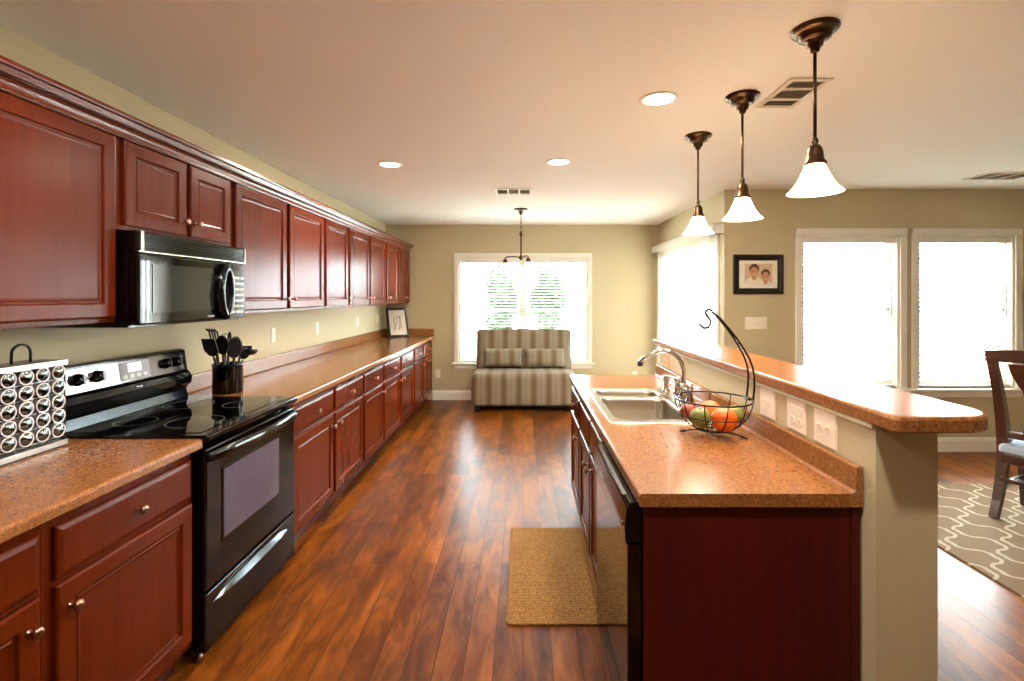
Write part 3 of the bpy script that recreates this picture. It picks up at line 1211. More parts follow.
# ------------------------------------------------------------------ fruit basket
fb = thing('fruit_basket', 'black wire fruit basket with a tall curved banana hook on the island', 'basket', (.775, 2.0, ZT))
def circ(r, z, n=40, cx=0, cy=0):
    return [(cx + r * cos(2 * pi * i / n), cy + r * sin(2 * pi * i / n), z) for i in range(n)]
BP = [(.150, .142), (.146, .118), (.136, .090), (.119, .062), (.096, .038), (.066, .021), (.034, .016)]
MB().tube(circ(.151, .142), .0036, 8, True).build('rim', 'black_wire', fb)
MB().tube(circ(.132, .080), .0022, 6, True).build('hoop', 'black_wire', fb)
MB().tube(circ(.066, .021), .0026, 6, True).build('hoop', 'black_wire', fb)
MB().tube(circ(.034, .016, 24), .0026, 6, True).build('hoop', 'black_wire', fb)
for k in range(11):
    a = 2 * pi * (k + .25) / 11
    MB().tube([(r * cos(a), r * sin(a), z) for r, z in BP], .0024, 6).build('rib', 'black_wire', fb)
for (fx, fy) in ((-.125, .02), (.10, -.085), (.03, .125)):
    d = Vector((fx, fy, 0))
    L = d.length
    d.normalize()
    w = Vector((-d.y, d.x, 0))
    pts = [Vector((0, 0, .0135)) + d * s * L + Vector((0, 0, zz)) for s, zz in ((.1, -.001), (.35, .0), (.62, .000), (.80, -.005))]
    loop = [d * L * .80 + d * .014 * (1 - cos(t)) + w * .010 * sin(t) + Vector((0, 0, .0040 + .0035 * (1 + cos(t)) / 2)) for t in [2 * pi * i / 12 for i in range(1, 13)]]
    MB().tube(pts + loop, .0028, 6).build('foot', 'black_wire', fb)
ST = [(.151, .142), (.156, .19), (.157, .235), (.151, .275), (.138, .310), (.118, .347), (.092, .388), (.062, .428), (.026, .470), (-.008, .502)]
for s in (-1, 1):
    MB().tube([(x, s * .026 * (1 - (i / (len(ST) - 1)) ** 1.5) + (s * .003), z) for i, (x, z) in enumerate(ST)], .0042, 8).build('hanger_wire', 'black_wire', fb)
for i, q in ((5, .5), (5.5, .4), (6, .35)):
    x = ST[int(i)][0] * (1 - i % 1) + ST[int(i) + 1][0] * (i % 1)
    z = ST[int(i)][1] * (1 - i % 1) + ST[int(i) + 1][1] * (i % 1)
    h = .026 * (1 - (i / (len(ST) - 1)) ** 1.5) + .003
    MB().tube([(x, -h, z), (x, h, z)], .0022, 6).build('rung', 'black_wire', fb)
hk = [(-.002, 0, .504), (-.020, 0, .506), (-.031, 0, .494), (-.024, 0, .480), (-.010, 0, .464), (-.009, 0, .446), (-.020, 0, .432), (-.036, 0, .430), (-.049, 0, .438), (-.056, 0, .450)]
MB().tube(hk, .0052, 8).build('hook', 'black_wire', fb)
MB().box(.136, .158, -.018, .018, .137, .147, .003).build('hanger_bracket', 'black_wire', fb)


def fruit(name, label, p, r, mat, squash=1.0, stem=True, group='fruit in the wire basket'):
    mb = MB()
    prof = []
    n = 16
    for i in range(n + 1):
        a = -pi / 2 + pi * i / n
        rr = r * cos(a)
        z = r * squash * sin(a)
        if i > n - 4:
            z -= r * .16 * ((i - (n - 4)) / 4) ** 2
        prof.append((max(rr, .0004), z))
    mb.lathe(prof, (0, 0, 0), 24)
    o = mb.build(name, mat)
    o.location = p
    o.rotation_euler = (radians(12), radians(-8), 0)
    tag(o, label, 'fruit', group)
    if stem:
        MB().tube([(0, 0, r * squash * .82), (.002, 0, r * squash * 1.02)], .0018, 6).build('stem', 'stem', o)
    return o


fruit('apple', 'yellow-green fruit at the front left of the wire basket', (.706, 1.948, .993), .041, 'green_fruit', .95)
fruit('orange', 'large bright orange at the front of the wire basket', (.794, 1.936, .988), .0495, 'orange', 1.0, False)
fruit('orange', 'smaller orange at the back of the wire basket, behind the large one', (.776, 2.034, 1.000), .043, 'orange', .95, False)
fruit('apple', 'red-brown fruit at the left edge of the wire basket', (.686, 2.032, .998), .035, 'red_fruit', .92)
fruit('apple', 'pale green fruit at the right of the wire basket behind the large orange', (.866, 2.012, .988), .039, 'green_fruit', .95)


# ------------------------------------------------------------------ plates on the walls; local: face towards +x, y across, z up
def plate(name, label, loc, rz, gangs, kinds, mat='plate', group=None, cat='switch plate'):
    w = .0705 + .046 * (gangs - 1)
    t = thing(name, label, cat, loc, rz, group)
    mb = MB()
    mb.rings([[(x, -w / 2 + i, -.0575 + i), (x, w / 2 - i, -.0575 + i), (x, w / 2 - i, .0575 - i), (x, -w / 2 + i, .0575 - i)] for i, x in ((0, 0), (0, .002), (.004, .0055))])
    mb.build('cover', mat, t)
    for g in range(gangs):
        y = (g - (gangs - 1) / 2) * .046
        k = kinds[g]
        if k == 'o':
            for z in (-.0195, .0195):
                mb = MB()
                mb.mat(mat)
                mb.prism([(y + u, z + v) for u, v in rrect(-.0165, .0165, -.0135, .0135, .010, 4)], 'x', .005, .0072)
                mb.mat('slot')
                for s in (-.0063, .0063):
                    mb.box(.0070, .0075, y + s - .001, y + s + .001, z - .001, z + .007)
                mb.lathe([(.0022, .0070), (.0022, .0075), (.0003, .0075)], (0, y, z - .006), 10, 'x')
                mb.build('receptacle', None, t)
            MB().lathe([(.003, .0055), (.003, .0066), (.0003, .0068)], (0, y, 0), 10, 'x').build('screw', mat, t)
        else:
            mb = MB()
            mb.box(.005, .0065, y - .006, y + .006, -.013, .013)
            mb.prism([(.006, -.005), (.006, .007), (.015, .011), (.016, .007)], 'y', y - .0045, y + .0045)
            mb.build('toggle', mat, t)
            for z in (-.030, .030):
                MB().lathe([(.003, .0055), (.003, .0066), (.0003, .0068)], (0, y, z), 10, 'x').build('screw', mat, t)
    return t


for yy, ks, lab in ((1.570, 'ss', 'double switch plate nearest the bar end on the island half wall'),
                    (1.735, 'oo', 'double outlet plate in the middle of three on the island half wall'),
                    (1.940, 'ss', 'double switch plate just behind the fruit basket hanger on the island half wall')):
    plate('outlet_plate' if ks == 'oo' else 'switch_plate', lab, (.97, yy, 1.0525), pi, 2, ks, group='plates on the island half wall', cat='outlet' if ks == 'oo' else 'switch plate')
plate('outlet_plate', 'beige outlet plate on the half wall behind the faucet', (.97, 3.30, 1.0525), pi, 2, 'oo', 'plate_beige', cat='outlet')
for yy, lab in ((3.82, 'white outlet plate on the left wall nearest the utensil crock'), (4.63, 'white outlet plate on the left wall, second from the utensil crock'),
                (5.76, 'white outlet plate on the left wall, third from the utensil crock'), (6.56, 'white outlet plate on the left wall next to the leaning picture frame')):
    plate('outlet_plate', lab, (XL, yy, 1.17), 0, 1, 'o', group='outlets above the left counter', cat='outlet')
plate('outlet_plate', 'white outlet plate low on the nook wall left of the settee', (-1.21, YF, .37), -pi / 2, 1, 'o', cat='outlet')
plate('outlet_plate', 'white outlet plate low on the nook wall right of the window', (1.585, YF, .345), -pi / 2, 1, 'o', cat='outlet')
plate('switch_plate', 'four gang switch plate on the dining wall below the framed portrait', (2.21, YD, 1.216), -pi / 2, 4, 'ssss')

# ------------------------------------------------------------------ ceiling lights
def disc_light(name, parent, loc, size, watts, color, spread=pi):
    l = bpy.data.lights.new(name, 'AREA')
    l.shape = 'DISK'
    l.size = size
    l.energy = watts
    l.color = color
    l.spread = spread
    o = bpy.data.objects.new(name, l)
    COL.objects.link(o)
    o.parent = parent
    o.location = loc
    return o


def can_light(label, x, y):
    t = thing('recessed_light', label, 'ceiling light', (x, y, ZC), group='recessed ceiling lights')
    MB().lathe([(.098, 0), (.098, -.004), (.090, -.007), (.078, -.006), (.074, -.002), (.072, -.0005)], (0, 0, 0), 36).build('trim_ring', 'trim', t)
    MB().lathe([(.0005, -.003), (.074, -.003), (.074, -.0005), (.0005, -.0005)], (0, 0, 0), 36).build('lens', 'lens', t)
    disc_light('lamp', t, (0, 0, -.009), .13, CAN_W, (1.0, 0.89, 0.74))
    return t


can_light('recessed ceiling light on the left, over the aisle near the cabinets', -1.02, 3.76)
can_light('recessed ceiling light in the middle of the ceiling', .27, 3.69)
can_light('recessed ceiling light nearest the camera, left of the pendants', .697, 2.51)
can_light('added unseen recessed ceiling light above the left counter run, overhead of the camera', -1.0, .95)  # unseen lamp added to brighten the near cabinets and ceiling
can_light('added unseen recessed ceiling light above the near end of the island, overhead of the camera', .55, .75)  # second added lamp, also out of view, brightening the near end


def pendant(label, x, y, z_bot):
    """brown metal canopy and stem with a frosted bell shade, lit"""
    t = thing('pendant_light', label, 'pendant light', (x, y, ZC), group='pendant lights over the bar')
    zb = z_bot - ZC
    zs = zb + .108
    mb = MB()
    mb.lathe([(.0005, 0), (.082, 0), (.084, -.004), (.080, -.012), (.066, -.019), (.060, -.020), (.057, -.026), (.055, -.038), (.040, -.044), (.032, -.046), (.030, -.052), (.028, -.066), (.018, -.072), (.016, -.086), (.008, -.090)], (0, 0, 0), 36)
    mb.build('canopy', 'bronze', t)
    mb = MB()
    mb.tube([(0, 0, -.084), (0, 0, zs + .088)], .0062, 12)
    mb.lathe([(.0062, .100), (.011, .094), (.013, .084), (.009, .074), (.013, .068)], (0, 0, zs), 16)
    mb.build('stem', 'bronze', t)
    mb = MB()
    mb.lathe([(.006, .074), (.017, .070), (.025, .058), (.029, .040), (.031, .016), (.040, .004), (.040, -.003), (.030, -.004), (.0005, .0)], (0, 0, zs), 28)
    mb.build('shade_holder', 'bronze', t)
    pr = [(.029, .002), (.034, -.006), (.042, -.024), (.052, -.047), (.064, -.070), (.078, -.090), (.092, -.104), (.0965, -.108)]
    inn = [(r - .003, h + .001) for r, h in reversed(pr)]
    MB().lathe(pr + inn, (0, 0, zs), 40).build('glass_shade', 'shade', t)
    mb = MB()
    mb.lathe([(.012, -.004), (.013, -.026), (.026, -.048), (.029, -.062), (.024, -.078), (.012, -.088), (.0005, -.090)], (0, 0, zs), 20)
    mb.build('bulb', 'bulb', t)
    l = bpy.data.lights.new('lamp', 'POINT')
    l.energy = PENDANT_W
    l.color = WARM
    l.shadow_soft_size = .05
    o = bpy.data.objects.new('lamp', l)
    COL.objects.link(o)
    o.parent = t
    o.location = (0, 0, zb - .035)
    return t


pendant('bronze pendant light with white bell shade, nearest the camera and largest', 1.104, 1.853, 1.866)
pendant('bronze pendant light with white bell shade, middle of the row of three', 1.108, 2.475, 1.864)
pendant('bronze pendant light with white bell shade, farthest of the row of three', 1.102, 3.085, 1.868)

# nook chandelier
ch = thing('chandelier', 'small three-arm bronze chandelier hanging in front of the nook window', 'chandelier', (-.023, 5.69, ZC))
MB().lathe([(.0005, 0), (.078, 0), (.080, -.006), (.070, -.018), (.044, -.026), (.026, -.036), (.020, -.060), (.010, -.068), (.006, -.074)], (0, 0, 0), 32).build('canopy', 'bronze', ch)
mb = MB()
for i in range(7):
    zc = -.082 - i * .026
    pts = []
    for q in range(14):
        a = 2 * pi * q / 14
        u, w = .008 * cos(a), .017 * sin(a)
        pts.append((u, 0, zc + w) if i % 2 else (0, u, zc + w))
    mb.tube(pts, .0026, 6, True)
mb.build('chain', 'bronze', ch)
mb = MB()
mb.lathe([(.0005, -.262), (.012, -.258), (.020, -.272), (.012, -.288), (.026, -.300), (.012, -.312), (.009, -.330), (.009, -.535), (.016, -.545), (.030, -.556), (.024, -.576), (.012, -.592), (.0005, -.600)], (0, 0, 0), 20)
mb.build('column', 'bronze', ch)
for a in (pi, pi / 3 + .1, -pi / 3 - .06):
    c, s = cos(a), sin(a)
    mb = MB()
    mb.tube([(c * .02, s * .02, -.560), (c * .09, s * .09, -.552), (c * .16, s * .16, -.556), (c * .182, s * .182, -.568), (c * .185, s * .185, -.585)], .0075, 10)
    arm = mb.build('arm', 'bronze', ch)
    x, y = c * .185, s * .185
    MB().lathe([(.0005, -.578), (.018, -.582), (.024, -.600), (.030, -.624), (.030, -.630), (.0005, -.628)], (x, y, 0), 20).build('socket', 'bronze', arm)
    pr = [(.028, -.626), (.040, -.650), (.056, -.690), (.074, -.712)]
    MB().lathe(pr + [(r - .003, h + .001) for r, h in reversed(pr)], (x, y, 0), 28).build('glass_shade', 'shade', arm)  # emissive glass: glow added so the shades merge with the bright window


# ------------------------------------------------------------------ ceiling vents
def vent(label, x0, x1, y0, y1, along='y', n=9, split=0):
    t = thing('ceiling_vent', label, 'vent', ((x0 + x1) / 2, (y0 + y1) / 2, ZC), group='ceiling air vents')
    a, b = (x1 - x0) / 2, (y1 - y0) / 2
    f = .026
    mb = MB()
    mb.box(-a, a, -b, -b + f, -.008, 0, .002).box(-a, a, b - f, b, -.008, 0, .002)
    mb.box(-a, -a + f, -b + f, b - f, -.008, 0, .002).box(a - f, a, -b + f, b - f, -.008, 0, .002)
    if split == 2:
        for q in (-.36, .36):
            mb.box(-a + f, a - f, b * q - .012, b * q + .012, -.008, 0)
    elif split:
        if along == 'x':
            for q in (-.30, .30):
                mb.box(a * q - .010, a * q + .010, -b + f, b - f, -.008, 0)
        else:
            for q in (-.30, .30):
                mb.box(-a + f, a - f, b * q - .010, b * q + .010, -.008, 0)
    mb.build('frame', 'vent', t)
    MB().box(-a + f, a - f, -b + f, b - f, -.0015, -.0005).build('duct_shade', 'vent_dark', t)  # dark sheet painted in for the shade inside the vent opening
    mb = MB()
    for i in range(n):
        s = (i + .5) / n
        if along == 'x':
            y = -b + f + s * (2 * b - 2 * f)
            mb.prism([(y - .004, -.007), (y - .003, -.0075), (y + .005, -.0025), (y + .004, -.002)], 'x', -a + f, a - f)
        else:
            x = -a + f + s * (2 * a - 2 * f)
            mb.prism([(x - .004, -.007), (x - .003, -.0075), (x + .005, -.0025), (x + .004, -.002)], 'y', -b + f, b - f)
    mb.build('louvers', 'vent', t)
    return t


vent('ceiling vent between the pendants and the dining side', 1.238, 1.440, 2.265, 2.615, 'x', 14, 2)
vent('ceiling vent in front of the chandelier', -.27, .09, 4.60, 4.83, 'x', 8, 1)
vent('ceiling vent near the dining windows at the right edge of the photo', 3.80, 4.24, 3.98, 4.24, 'x', 9, 1)

# ------------------------------------------------------------------ settee and its cushions
SY_ = 6.20
st = thing('settee', 'armless striped settee with a tall flared back under the nook window', 'settee', (.012, SY_, 0))
def soft_box(mb, x0, x1, y0, y1, z0, z1, r, nx=12, ny=8, crown=0.0, flare=0.0):
    """rounded upholstered block: stacked rounded outlines"""
    rings = []
    H = z1 - z0
    def ring(ins, z, fl=0.0):
        return [(x, y, z) for x, y in rrect(x0 + ins - fl, x1 - ins + fl, y0 + ins, y1 - ins, max(.012, r - ins * .2), 5)]
    for i in range(5):
        a = pi / 2 * i / 4
        rings.append(ring(r * .35 * (1 - sin(a)), z0 + r * .35 * (1 - cos(a))))
    for i in range(1, 6):
        s = i / 6
        rings.append(ring(0, z0 + r * .35 + (H - r * 1.35) * s, flare * s))
    for i in range(6):
        a = pi / 2 * i / 5
        rings.append(ring(r * (1 - cos(a)), z1 - r + r * sin(a), flare))
    for k in (0.25, .5, .75):
        rings.append([(x0 + (x1 - x0) / 2 + (x - (x0 + x1) / 2) * (1 - k), (y0 + y1) / 2 + (y - (y0 + y1) / 2) * (1 - k), z1 + crown * k) for x, y, _ in rings[10 + 5]])
    mb.rings(rings, True, True, True)
mb = MB()
soft_box(mb, -.675, .675, 0, .60, .082, .486, .07, crown=.014)
seat = mb.build('seat', 'stripe', st, smooth_angle=60)
mb = MB()
# back: leaning outline swept across the width, slightly curved top
n = 24
sec = [(.52, .10), (.50, .42), (.515, .52), (.545, .80), (.560, .97), (.570, 1.005), (.592, 1.022), (.618, 1.015), (.632, .985), (.625, .60), (.60, .10)]
rings = []
for i in range(n + 1):
    s = -1 + 2 * i / n
    edge = max(0, (abs(s) - .93) / .07)
    rings.append([(.652 * s, (y - .565) * (1 - .30 * edge ** 2) + .565 + .006 * s * s, .1 + (z - .1) * (1 - .012 * s * s - .010 * edge ** 2)) for y, z in sec])
mb.rings(rings, True, True, True)
back = mb.build('back', 'stripe', st, smooth_angle=60)
for sx in (-.60, .60):
    for yy in (.05, .55):
        MB().prism([(sx - .028, yy - .028), (sx + .028, yy - .028), (sx + .028, yy + .028), (sx - .028, yy + .028)], 'z', 0, .086).build('leg', 'frame_black', st)
MB().box(-.60, .60, .10, .56, .045, .083).build('base_frame', 'frame_black', st)


def cushion(label, x, y, z, w, h, d, lean, seed):
    rnd = random.Random(seed)
    mb = MB()
    nu, nv_ = 16, 8
    front, backv = [], []
    for side in (0, 1):
        g = []
        for i in range(nu + 1):
            row = []
            for j in range(nv_ + 1):
                u, v = -1 + 2 * i / nu, -1 + 2 * j / nv_
                px = w / 2 * u * (1 - .06 * (1 - abs(v)) * abs(u) ** 3)
                pz = h / 2 * v * (1 - .10 * (1 - abs(u) ** 3) * 0 - .05 * (1 - abs(u)) * abs(v) ** 3)
                th = d / 2 * ((1 - u ** 4) * (1 - v ** 4)) ** .6
                row.append(mb.v((px, (-th if side == 0 else th), pz)))
            g.append(row)
        for i in range(nu):
            for j in range(nv_):
                mb.face([g[i][j], g[i + 1][j], g[i + 1][j + 1], g[i][j + 1]], True)
    o = mb.build('cushion', 'stripe', smooth_angle=80)
    bm_ = bmesh.new(); bm_.from_mesh(o.data); bmesh.ops.remove_doubles(bm_, verts=bm_.verts, dist=.0008); bm_.to_mesh(o.data); bm_.free()
    o.location = (x, y, z)
    o.rotation_euler = (lean, 0, 0)
    return tag(o, label, 'cushion', 'striped settee cushions')


cushion('striped lumbar cushion on the left half of the settee', -.275, SY_ + .428, .640, .54, .255, .15, radians(-10), 1)
cushion('striped lumbar cushion on the right half of the settee', .290, SY_ + .428, .638, .57, .250, .15, radians(-10), 2)

# ------------------------------------------------------------------ utensil crock and utensils
CX, CY = -1.722, 2.86
cr = thing('utensil_crock', 'black cylindrical utensil crock on the counter just beyond the range', 'crock', (CX, CY, ZT))
mb = MB()
mb.lathe([(.0005, 0), (.075, 0), (.079, .005), (.079, .150), (.082, .156), (.083, .166), (.080, .170), (.074, .168), (.073, .158), (.072, .012), (.0005, .010)], (0, 0, 0), 36)
mb.build('pot', 'black_gloss', cr)


def utensil(name, label, dx, dy, tilt, az, kind, L=.29, head=1.0):
    """handle stands in the crock; local z along the handle"""
    mb = MB()
    mb.tube([(0, 0, 0), (0, 0, L * .5), (0, 0, L * .78)], [.008, .0075, .0065], 8)
    z = L * .78
    if kind == 'ladle':
        prof = [(.0005, -.026), (.022, -.022), (.036, -.008), (.040, .010), (.037, .010), (.033, -.006), (.020, -.019), (.0005, -.022)]
        mb.tube([(0, 0, z), (.004, 0, z + .03), (.03, 0, z + .05)], .0045, 8)
        mb.lathe([(r, h) for r, h in prof], (.055, 0, z + .035), 20, 'z')
    elif kind == 'spoon':
        rings = []
        for i in range(9):
            s = i / 8
            w = .034 * math.sin(pi * (.06 + .90 * s)) ** .6
            zz = z + .10 * s
            b = .010 * math.sin(pi * s)
            rings.append([(-b - .002, 0, zz), (-b * .3 - .001, w * .7, zz), (.002, w, zz), (.004, w * .7, zz), (.003 - b * .4, 0, zz), (.004, -w * .7, zz), (.002, -w, zz), (-b * .3 - .001, -w * .7, zz)])
        mb.rings(rings, True, True, True)
    elif kind == 'turner':
        mb.tube([(0, 0, z - .005), (.006, 0, z + .02)], .0045, 8)
        mb.prism([(y, zz) for y, zz in ((-.018, z + .015), (.018, z + .015), (.040, z + .045), (.038, z + .115), (-.038, z + .115), (-.040, z + .045))], 'x', .003, .007)
    elif kind == 'masher':
        pts = [(0, .034 * sin(a), z + .045 + .040 * -cos(a)) for a in [2 * pi * i / 16 for i in range(16)]]
        mb.tube(pts, .005, 8, True)
        mb.tube([(0, -.03, z + .045), (0, .03, z + .045)], .004, 6)
    elif kind == 'whisk':
        for q in range(4):
            a = pi * q / 4
            pts = []
            for i in range(13):
                s = pi * i / 12
                r = .030 * math.sin(s) ** .8 if 0 < i < 12 else 0
                half = 1
                pts.append(s)
            loop = []
            for i in range(17):
                tt = i / 16 * 2 - 1
                rr = .031 * (1 - abs(tt) ** 2.2) if True else 0
                loop.append(tt)
            path = [(cos(a) * w, sin(a) * w, h) for w, h in ((.004, z), (.020, z + .03), (.031, z + .065), (.026, z + .095), (0, z + .112), (-.026, z + .095), (-.031, z + .065), (-.020, z + .03), (-.004, z))]
            mb.tube(path, .0014, 5)
    elif kind == 'fork':
        mb.prism([(-.022, z), (.022, z), (.028, z + .03), (-.028, z + .03)], 'x', -.002, .003)
        for y in (-.024, -.008, .008, .024):
            mb.tube([(0, y, z + .025), (.004, y, z + .07), (.018, y, z + .085)], .004, 6)
    for v in mb.bm.verts:
        if v.co.z > z - .001:
            v.co.x *= head
            v.co.y *= head
            v.co.z = z + (v.co.z - z) * head
    o = mb.build(name, 'black_matte')
    o.location = (CX + dx, CY + dy, ZT + .012)
    o.rotation_euler = (Matrix.Rotation(az, 3, 'Z') @ Matrix.Rotation(tilt, 3, 'Y')).to_euler()
    tag(o, label, 'utensil', 'black utensils in the crock')
    return o


utensil('slotted_turner', 'black turner leaning left in the utensil crock towards the range', -.012, -.020, radians(21), radians(-96), 'turner', .275, 1.05)
utensil('serving_spoon', 'black spoon with a broad bowl at the front of the utensil crock', .030, -.010, radians(9), radians(-40), 'spoon', .25, 1.25)
utensil('pasta_fork', 'black pasta fork standing tallest at the back left of the crock', -.028, -.012, radians(8), radians(-110), 'fork', .33, 1.3)
utensil('potato_masher', 'black looped masher standing upright in the middle of the crock', -.012, .004, radians(3), radians(40), 'masher', .31, 1.1)
utensil('ladle', 'black ladle with a round bowl on the right of the crock', .024, .020, radians(10), radians(60), 'ladle', .25, 1.05)
utensil('flat_spatula', 'black flat spatula leaning far right out of the crock', .010, .034, radians(27), radians(84), 'turner', .225, .85)
utensil('slotted_spoon', 'black slotted spoon between the turner and the masher in the crock', .004, -.028, radians(12), radians(-75), 'spoon', .285, 1.1)
utensil('whisk', 'black whisk standing behind the ladle in the crock', -.036, .030, radians(6), radians(120), 'whisk', .28, 1.0)

# ------------------------------------------------------------------ coffee pod rack
PX, PY = -1.772, 1.718
pr_ = thing('pod_rack', 'silver coffee pod rack with a loop handle on the left counter', 'rack', (PX, PY, ZT))
hw, hd = .125, .062
HR = .324
MB().box(-hd, hd, -hw, hw, .006, .026, .002).build('base_plate', 'rack', pr_)
MB().box(-hd + .005, hd - .005, -hw + .005, hw - .005, 0, .0062).build('foot_pad', 'black_matte', pr_)
MB().box(-hd, hd, -hw, hw, HR - .020, HR, .002).build('top_plate', 'rack', pr_)
mb = MB()
mb.mat('rack_dark')
mb.box(-.030, .030, -hw + .004, hw - .004, .026, HR - .020)
for yy in (-hw + .006, hw - .006):
    for xx in (-hd + .008, hd - .008):
        mb.tube([(xx, yy, .024), (xx, yy, HR - .018)], .003, 6)
mb.build('core', None, pr_)
rows = [.280, .2255, .1715, .1185, .0665]
cols = [-.088, -.0295, .0295, .088]
mb = MB()
for z in rows:
    mb.tube([(hd - .012, -hw + .004, z - .0265), (hd - .012, hw - .004, z - .0265)], .0018, 6)
    mb.tube([(-hd + .012, -hw + .004, z - .0265), (-hd + .012, hw - .004, z - .0265)], .0018, 6)
for y in (-.059, 0, .059):
    mb.tube([(hd - .012, y, .024), (hd - .012, y, HR - .018)], .0018, 6)
    mb.tube([(-hd + .012, y, .024), (-hd + .012, y, HR - .018)], .0018, 6)
mb.build('wire_grid', 'rack', pr_)
mb = MB()
mb.tube([(0, -.021, HR - .002), (0, -.021, HR + .035)] + [(0, .012 - .033 * cos(a), HR + .035 + .030 * sin(a)) for a in [pi * i / 10 for i in range(1, 10)]] + [(0, .045, HR + .035), (0, .045, HR - .002)], .0045, 10)
mb.build('handle', 'black_gloss', pr_)
pod0 = None
RN = ['top row', 'second row', 'middle row', 'fourth row', 'bottom row']
CN = ['leftmost', 'second from the left', 'third from the left', 'rightmost']
for ri, z in enumerate(rows):
    for ci, y in enumerate(cols):
        lab = 'round foil coffee pod, %s in the %s of pod rack' % (CN[ci], RN[ri])
        loc = (PX + hd - .002, PY + y, ZT + z)
        if pod0 is None:
            pod0 = thing('coffee_pod', lab, 'coffee pod', loc, 0, 'coffee pods in the rack')
            MB().lathe([(.0005, -.028), (.017, -.028), (.022, 0), (.0258, 0), (.0262, .0018), (.0250, .003), (.0222, .0016)], (0, 0, 0), 28, 'x').build('cup', 'pod_rim', pod0)
            MB().lathe([(.0005, .0068), (.008, .0062), (.015, .0044), (.020, .0022), (.0222, .0012), (.0222, .0006), (.0005, .0004)], (0, 0, 0), 28, 'x').build('lid', 'pod', pod0)
        else:
            c = copy_tree(pod0)
            c.location = loc
            c['label'] = lab


# ------------------------------------------------------------------ leaning picture on the far counter
pf = thing('picture_frame', 'black framed sketch leaning at the far end of the left counter', 'picture frame', (-1.69, 6.70, ZT + .0045))
pf.rotation_euler = (radians(-17), 0, radians(37))
w, h = .145, .405
mb = MB()
for x0, x1, z0, z1 in ((-w, w, 0, .026), (-w, w, h - .026, h), (-w, -w + .026, .026, h - .026), (w - .026, w, .026, h - .026)):
    mb.box(x0, x1, -.010, .010, z0, z1, .003)
mb.build('frame', 'frame_black', pf)
MB().box(-w + .02, w - .02, .002, .006, .02, h - .02).build('mat_board', 'mat_board', pf)
mb = MB()
rnd = random.Random(4)
for k in range(5):
    x = rnd.uniform(-.05, .05)
    pts = [(x + rnd.uniform(-.03, .03), .001, .10 + .05 * i) for i in range(5)]
    mb.tube(pts, .004, 5)
mb.build('sketch', 'sketch', pf)
MB().box(-w + .024, w - .024, -.0035, -.002, .024, h - .024).build('glazing', 'glass', pf)
# second, half hidden frame edge behind
# ------------------------------------------------------------------ framed portrait on the dining wall
pt = thing('framed_portrait', 'dark framed photo of two smiling children on the dining wall', 'picture', (2.228, YD, 1.68))
a, b = .236, .187
mb = MB()
prof = [(0, 0), (0, -.018), (.006, -.024), (.018, -.022), (.040, -.014), (.050, -.016), (.056, -.010)]
mb.rings([[(x0, y, z0) for x0, z0 in ((-a + i, -b + i), (a - i, -b + i), (a - i, b - i), (-a + i, b - i))] for i, y in prof], True, False)
mb.build('frame', 'frame_black', pt)
MB().box(-a + .05, a - .05, -.009, -.006, -b + .05, b - .05).build('mat_board', 'mat_board', pt)
pc = MB().box(-.128, .132, -.0105, -.009, -.093, .102).build('photo_print', 'print_bg', pt)
def flat_oval(cx, cz, rx, rz, y, mat, name, n=24, z_min=-1, bump=0.0):
    mb = MB()
    pts = [(cx + rx * cos(2 * pi * i / n) * (1 + bump * sin(5 * 2 * pi * i / n)), max(z_min, cz + rz * sin(2 * pi * i / n))) for i in range(n)]
    mb.prism(pts, 'y', y, y + .0006)
    return mb.build(name, mat, pc)
for cx, cz, k, y, hair in ((-.040, .022, 1.08, -.0125, 'hair'), (.068, -.022, 1.0, -.0118, 'hair')):
    flat_oval(cx, cz - .105 * k, .082 * k, .062 * k, y, 'shirt', 'shirt', z_min=-.092)
    flat_oval(cx, cz - .045 * k, .020 * k, .030 * k, y - .0005, 'skin', 'neck')
    flat_oval(cx, cz + .026 * k, .043 * k, .046 * k, y - .0010, hair, 'hair', bump=.05)
    flat_oval(cx, cz, .034 * k, .045 * k, y - .0015, 'skin', 'face')
    for s in (-1, 1):
        flat_oval(cx + s * .013 * k, cz + .006 * k, .0045 * k, .003 * k, y - .0020, 'hair', 'eye', 10)
    flat_oval(cx, cz - .022 * k, .012 * k, .004 * k, y - .0020, 'mat_board', 'smile', 12)

# ------------------------------------------------------------------ floor mat and rug
mt = MB()
mt.rings([[(x, y, z) for x, y in rrect(-.076 + i, .382 - i, 2.19 + i, 3.10 - i, .025, 4)] for i, z in ((.003, 0.0), (0, .003), (0, .009), (.004, .012))])
m_ = mt.build('floor_mat', 'jute')
tag(m_, 'tan woven rectangular mat on the wood floor in front of the sink', 'mat')
mb = MB()
o = rrect(-.073, .379, 2.193, 3.097, .025, 4)
i_ = rrect(-.063, .369, 2.203, 3.087, .018, 4)
R0 = [mb.v((x, y, .0115)) for x, y in o]
R1 = [mb.v((x, y, .0135)) for x, y in i_]
R2 = [mb.v((x, y, .0122)) for x, y in rrect(-.058, .364, 2.208, 3.082, .015, 4)]
for A, B in ((R0, R1), (R1, R2)):
    for q in range(len(A)):
        mb.face([A[q], A[(q + 1) % len(A)], B[(q + 1) % len(A)], B[q]])
mb.build('binding', 'jute_edge', m_)
rg_ = MB().rings([[(x, y, z) for x, y in rrect(2.44 + i, 5.25 - i, .75 + i, 3.82 - i, .02, 3)] for i, z in ((0, 0), (0, .008), (.004, .011))]).build('area_rug', 'rug')
tag(rg_, 'taupe area rug with a cream trellis pattern under the dining chair', 'rug')

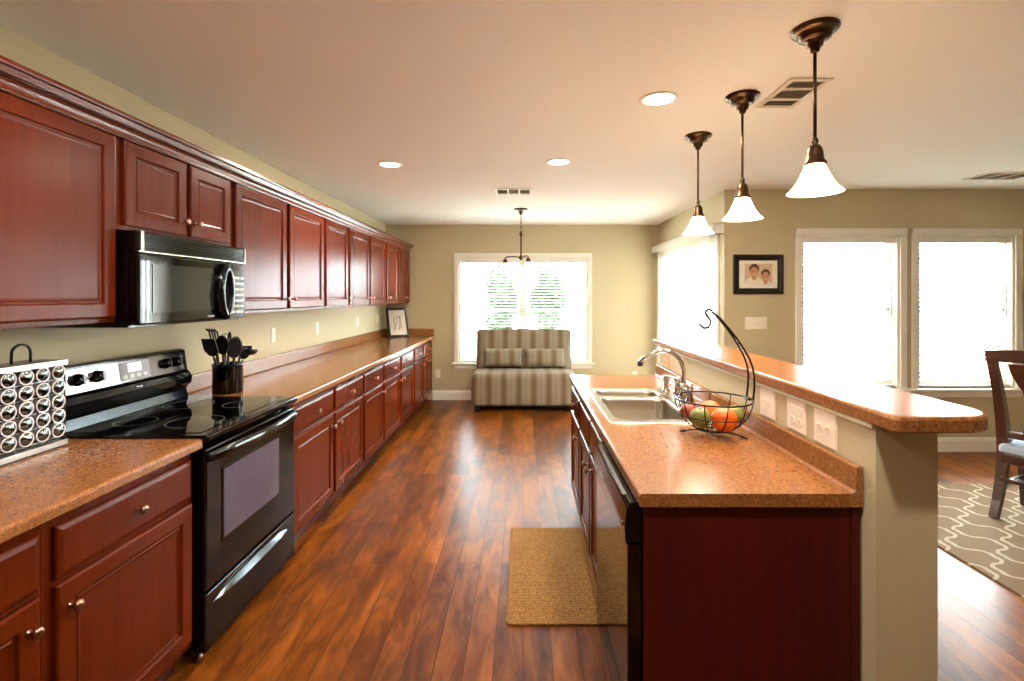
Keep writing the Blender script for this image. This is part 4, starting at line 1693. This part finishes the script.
# ------------------------------------------------------------------ dining chair (local: +x is the way it faces, origin between the rear feet)
ca = radians(25)
RL = Vector((3.165, 3.262, 0.011))
left = Vector((-sin(ca), cos(ca), 0))
cw = .215
chr_ = thing('dining_chair', 'dark wooden splat-back dining chair on the trellis rug at the right edge', 'chair', RL - left * cw, ca)
for s, nm in ((1, 'rear_leg'), (-1, 'rear_leg')):
    y = s * cw
    path = [(-.062, y, 0), (-.012, y, .10), (.040, y, .24), (.074, y, .40), (.074, y, .52), (.050, y, .66), (-.002, y, .84), (-.074, y, 1.02), (-.108, y, 1.092)]
    mb = MB()
    mb.tube(path, [.030, .032, .036, .041, .041, .038, .034, .032, .030], 4, flat=(1.0, 1.0), phase=pi / 4)
    mb.build('rear_leg', 'walnut', chr_)
for s in (-1, 1):
    y = s * .215
    mb = MB()
    mb.tube([(.375, y, 0), (.378, y, .05), (.385, y, .22), (.39, y, .41)], [.026, .030, .042, .050], 4, phase=pi / 4)
    mb.build('front_leg', 'walnut', chr_)
mb = MB()
mb.box(.0, .425, -.205, -.180, .36, .425, .004).box(.0, .425, .180, .205, .36, .425, .004)
mb.box(.395, .425, -.20, .20, .36, .425, .004).box(.0, .03, -.20, .20, .36, .425, .004)
mb.build('seat_rail', 'walnut', chr_)
mb = MB()
soft_box(mb, .005, .445, -.225, .225, .426, .485, .03, crown=.015)
mb.build('seat', 'seat_fabric', chr_, smooth_angle=60)
mb = MB()
rings = []
for i in range(13):
    s = -1 + 2 * i / 12
    y = s * (cw + .022)
    x = -.110 - .022 * (1 - s * s)
    zt = 1.105 + .020 * (1 - s * s)
    zb = 1.032 + .012 * (1 - s * s)
    rings.append([(x - .010, y, zb), (x + .014, y, zb), (x + .006, y, zt), (x - .016, y, zt)])
mb.rings(rings)
mb.build('top_rail', 'walnut', chr_, smooth_angle=40)
mb = MB()
rings = []
for i in range(15):
    s = i / 14
    z = .555 + .475 * s
    w = .082 + .030 * cos(2 * pi * (s - .95)) + .012 * s
    x = .056 - .165 * s ** 1.2 - .008 * sin(pi * s)
    rings.append([(x - .008, -w, z), (x + .006, -w, z), (x + .006, w, z), (x - .008, w, z)])
mb.rings(rings)
mb.build('back_splat', 'walnut', chr_, smooth_angle=40)
MB().box(.052, .080, -cw, cw, .520, .565, .005).build('lower_rail', 'walnut', chr_)
MB().box(.0, .41, cw - .014, cw + .010, .195, .222, .004).build('stretcher', 'walnut', chr_)
MB().box(.0, .41, -cw - .010, -cw + .014, .195, .222, .004).build('stretcher', 'walnut', chr_)
MB().box(.19, .215, -cw, cw, .197, .220, .004).build('stretcher', 'walnut', chr_)
MB().box(.002, .024, -cw, cw, .235, .262, .004).build('stretcher', 'walnut', chr_)
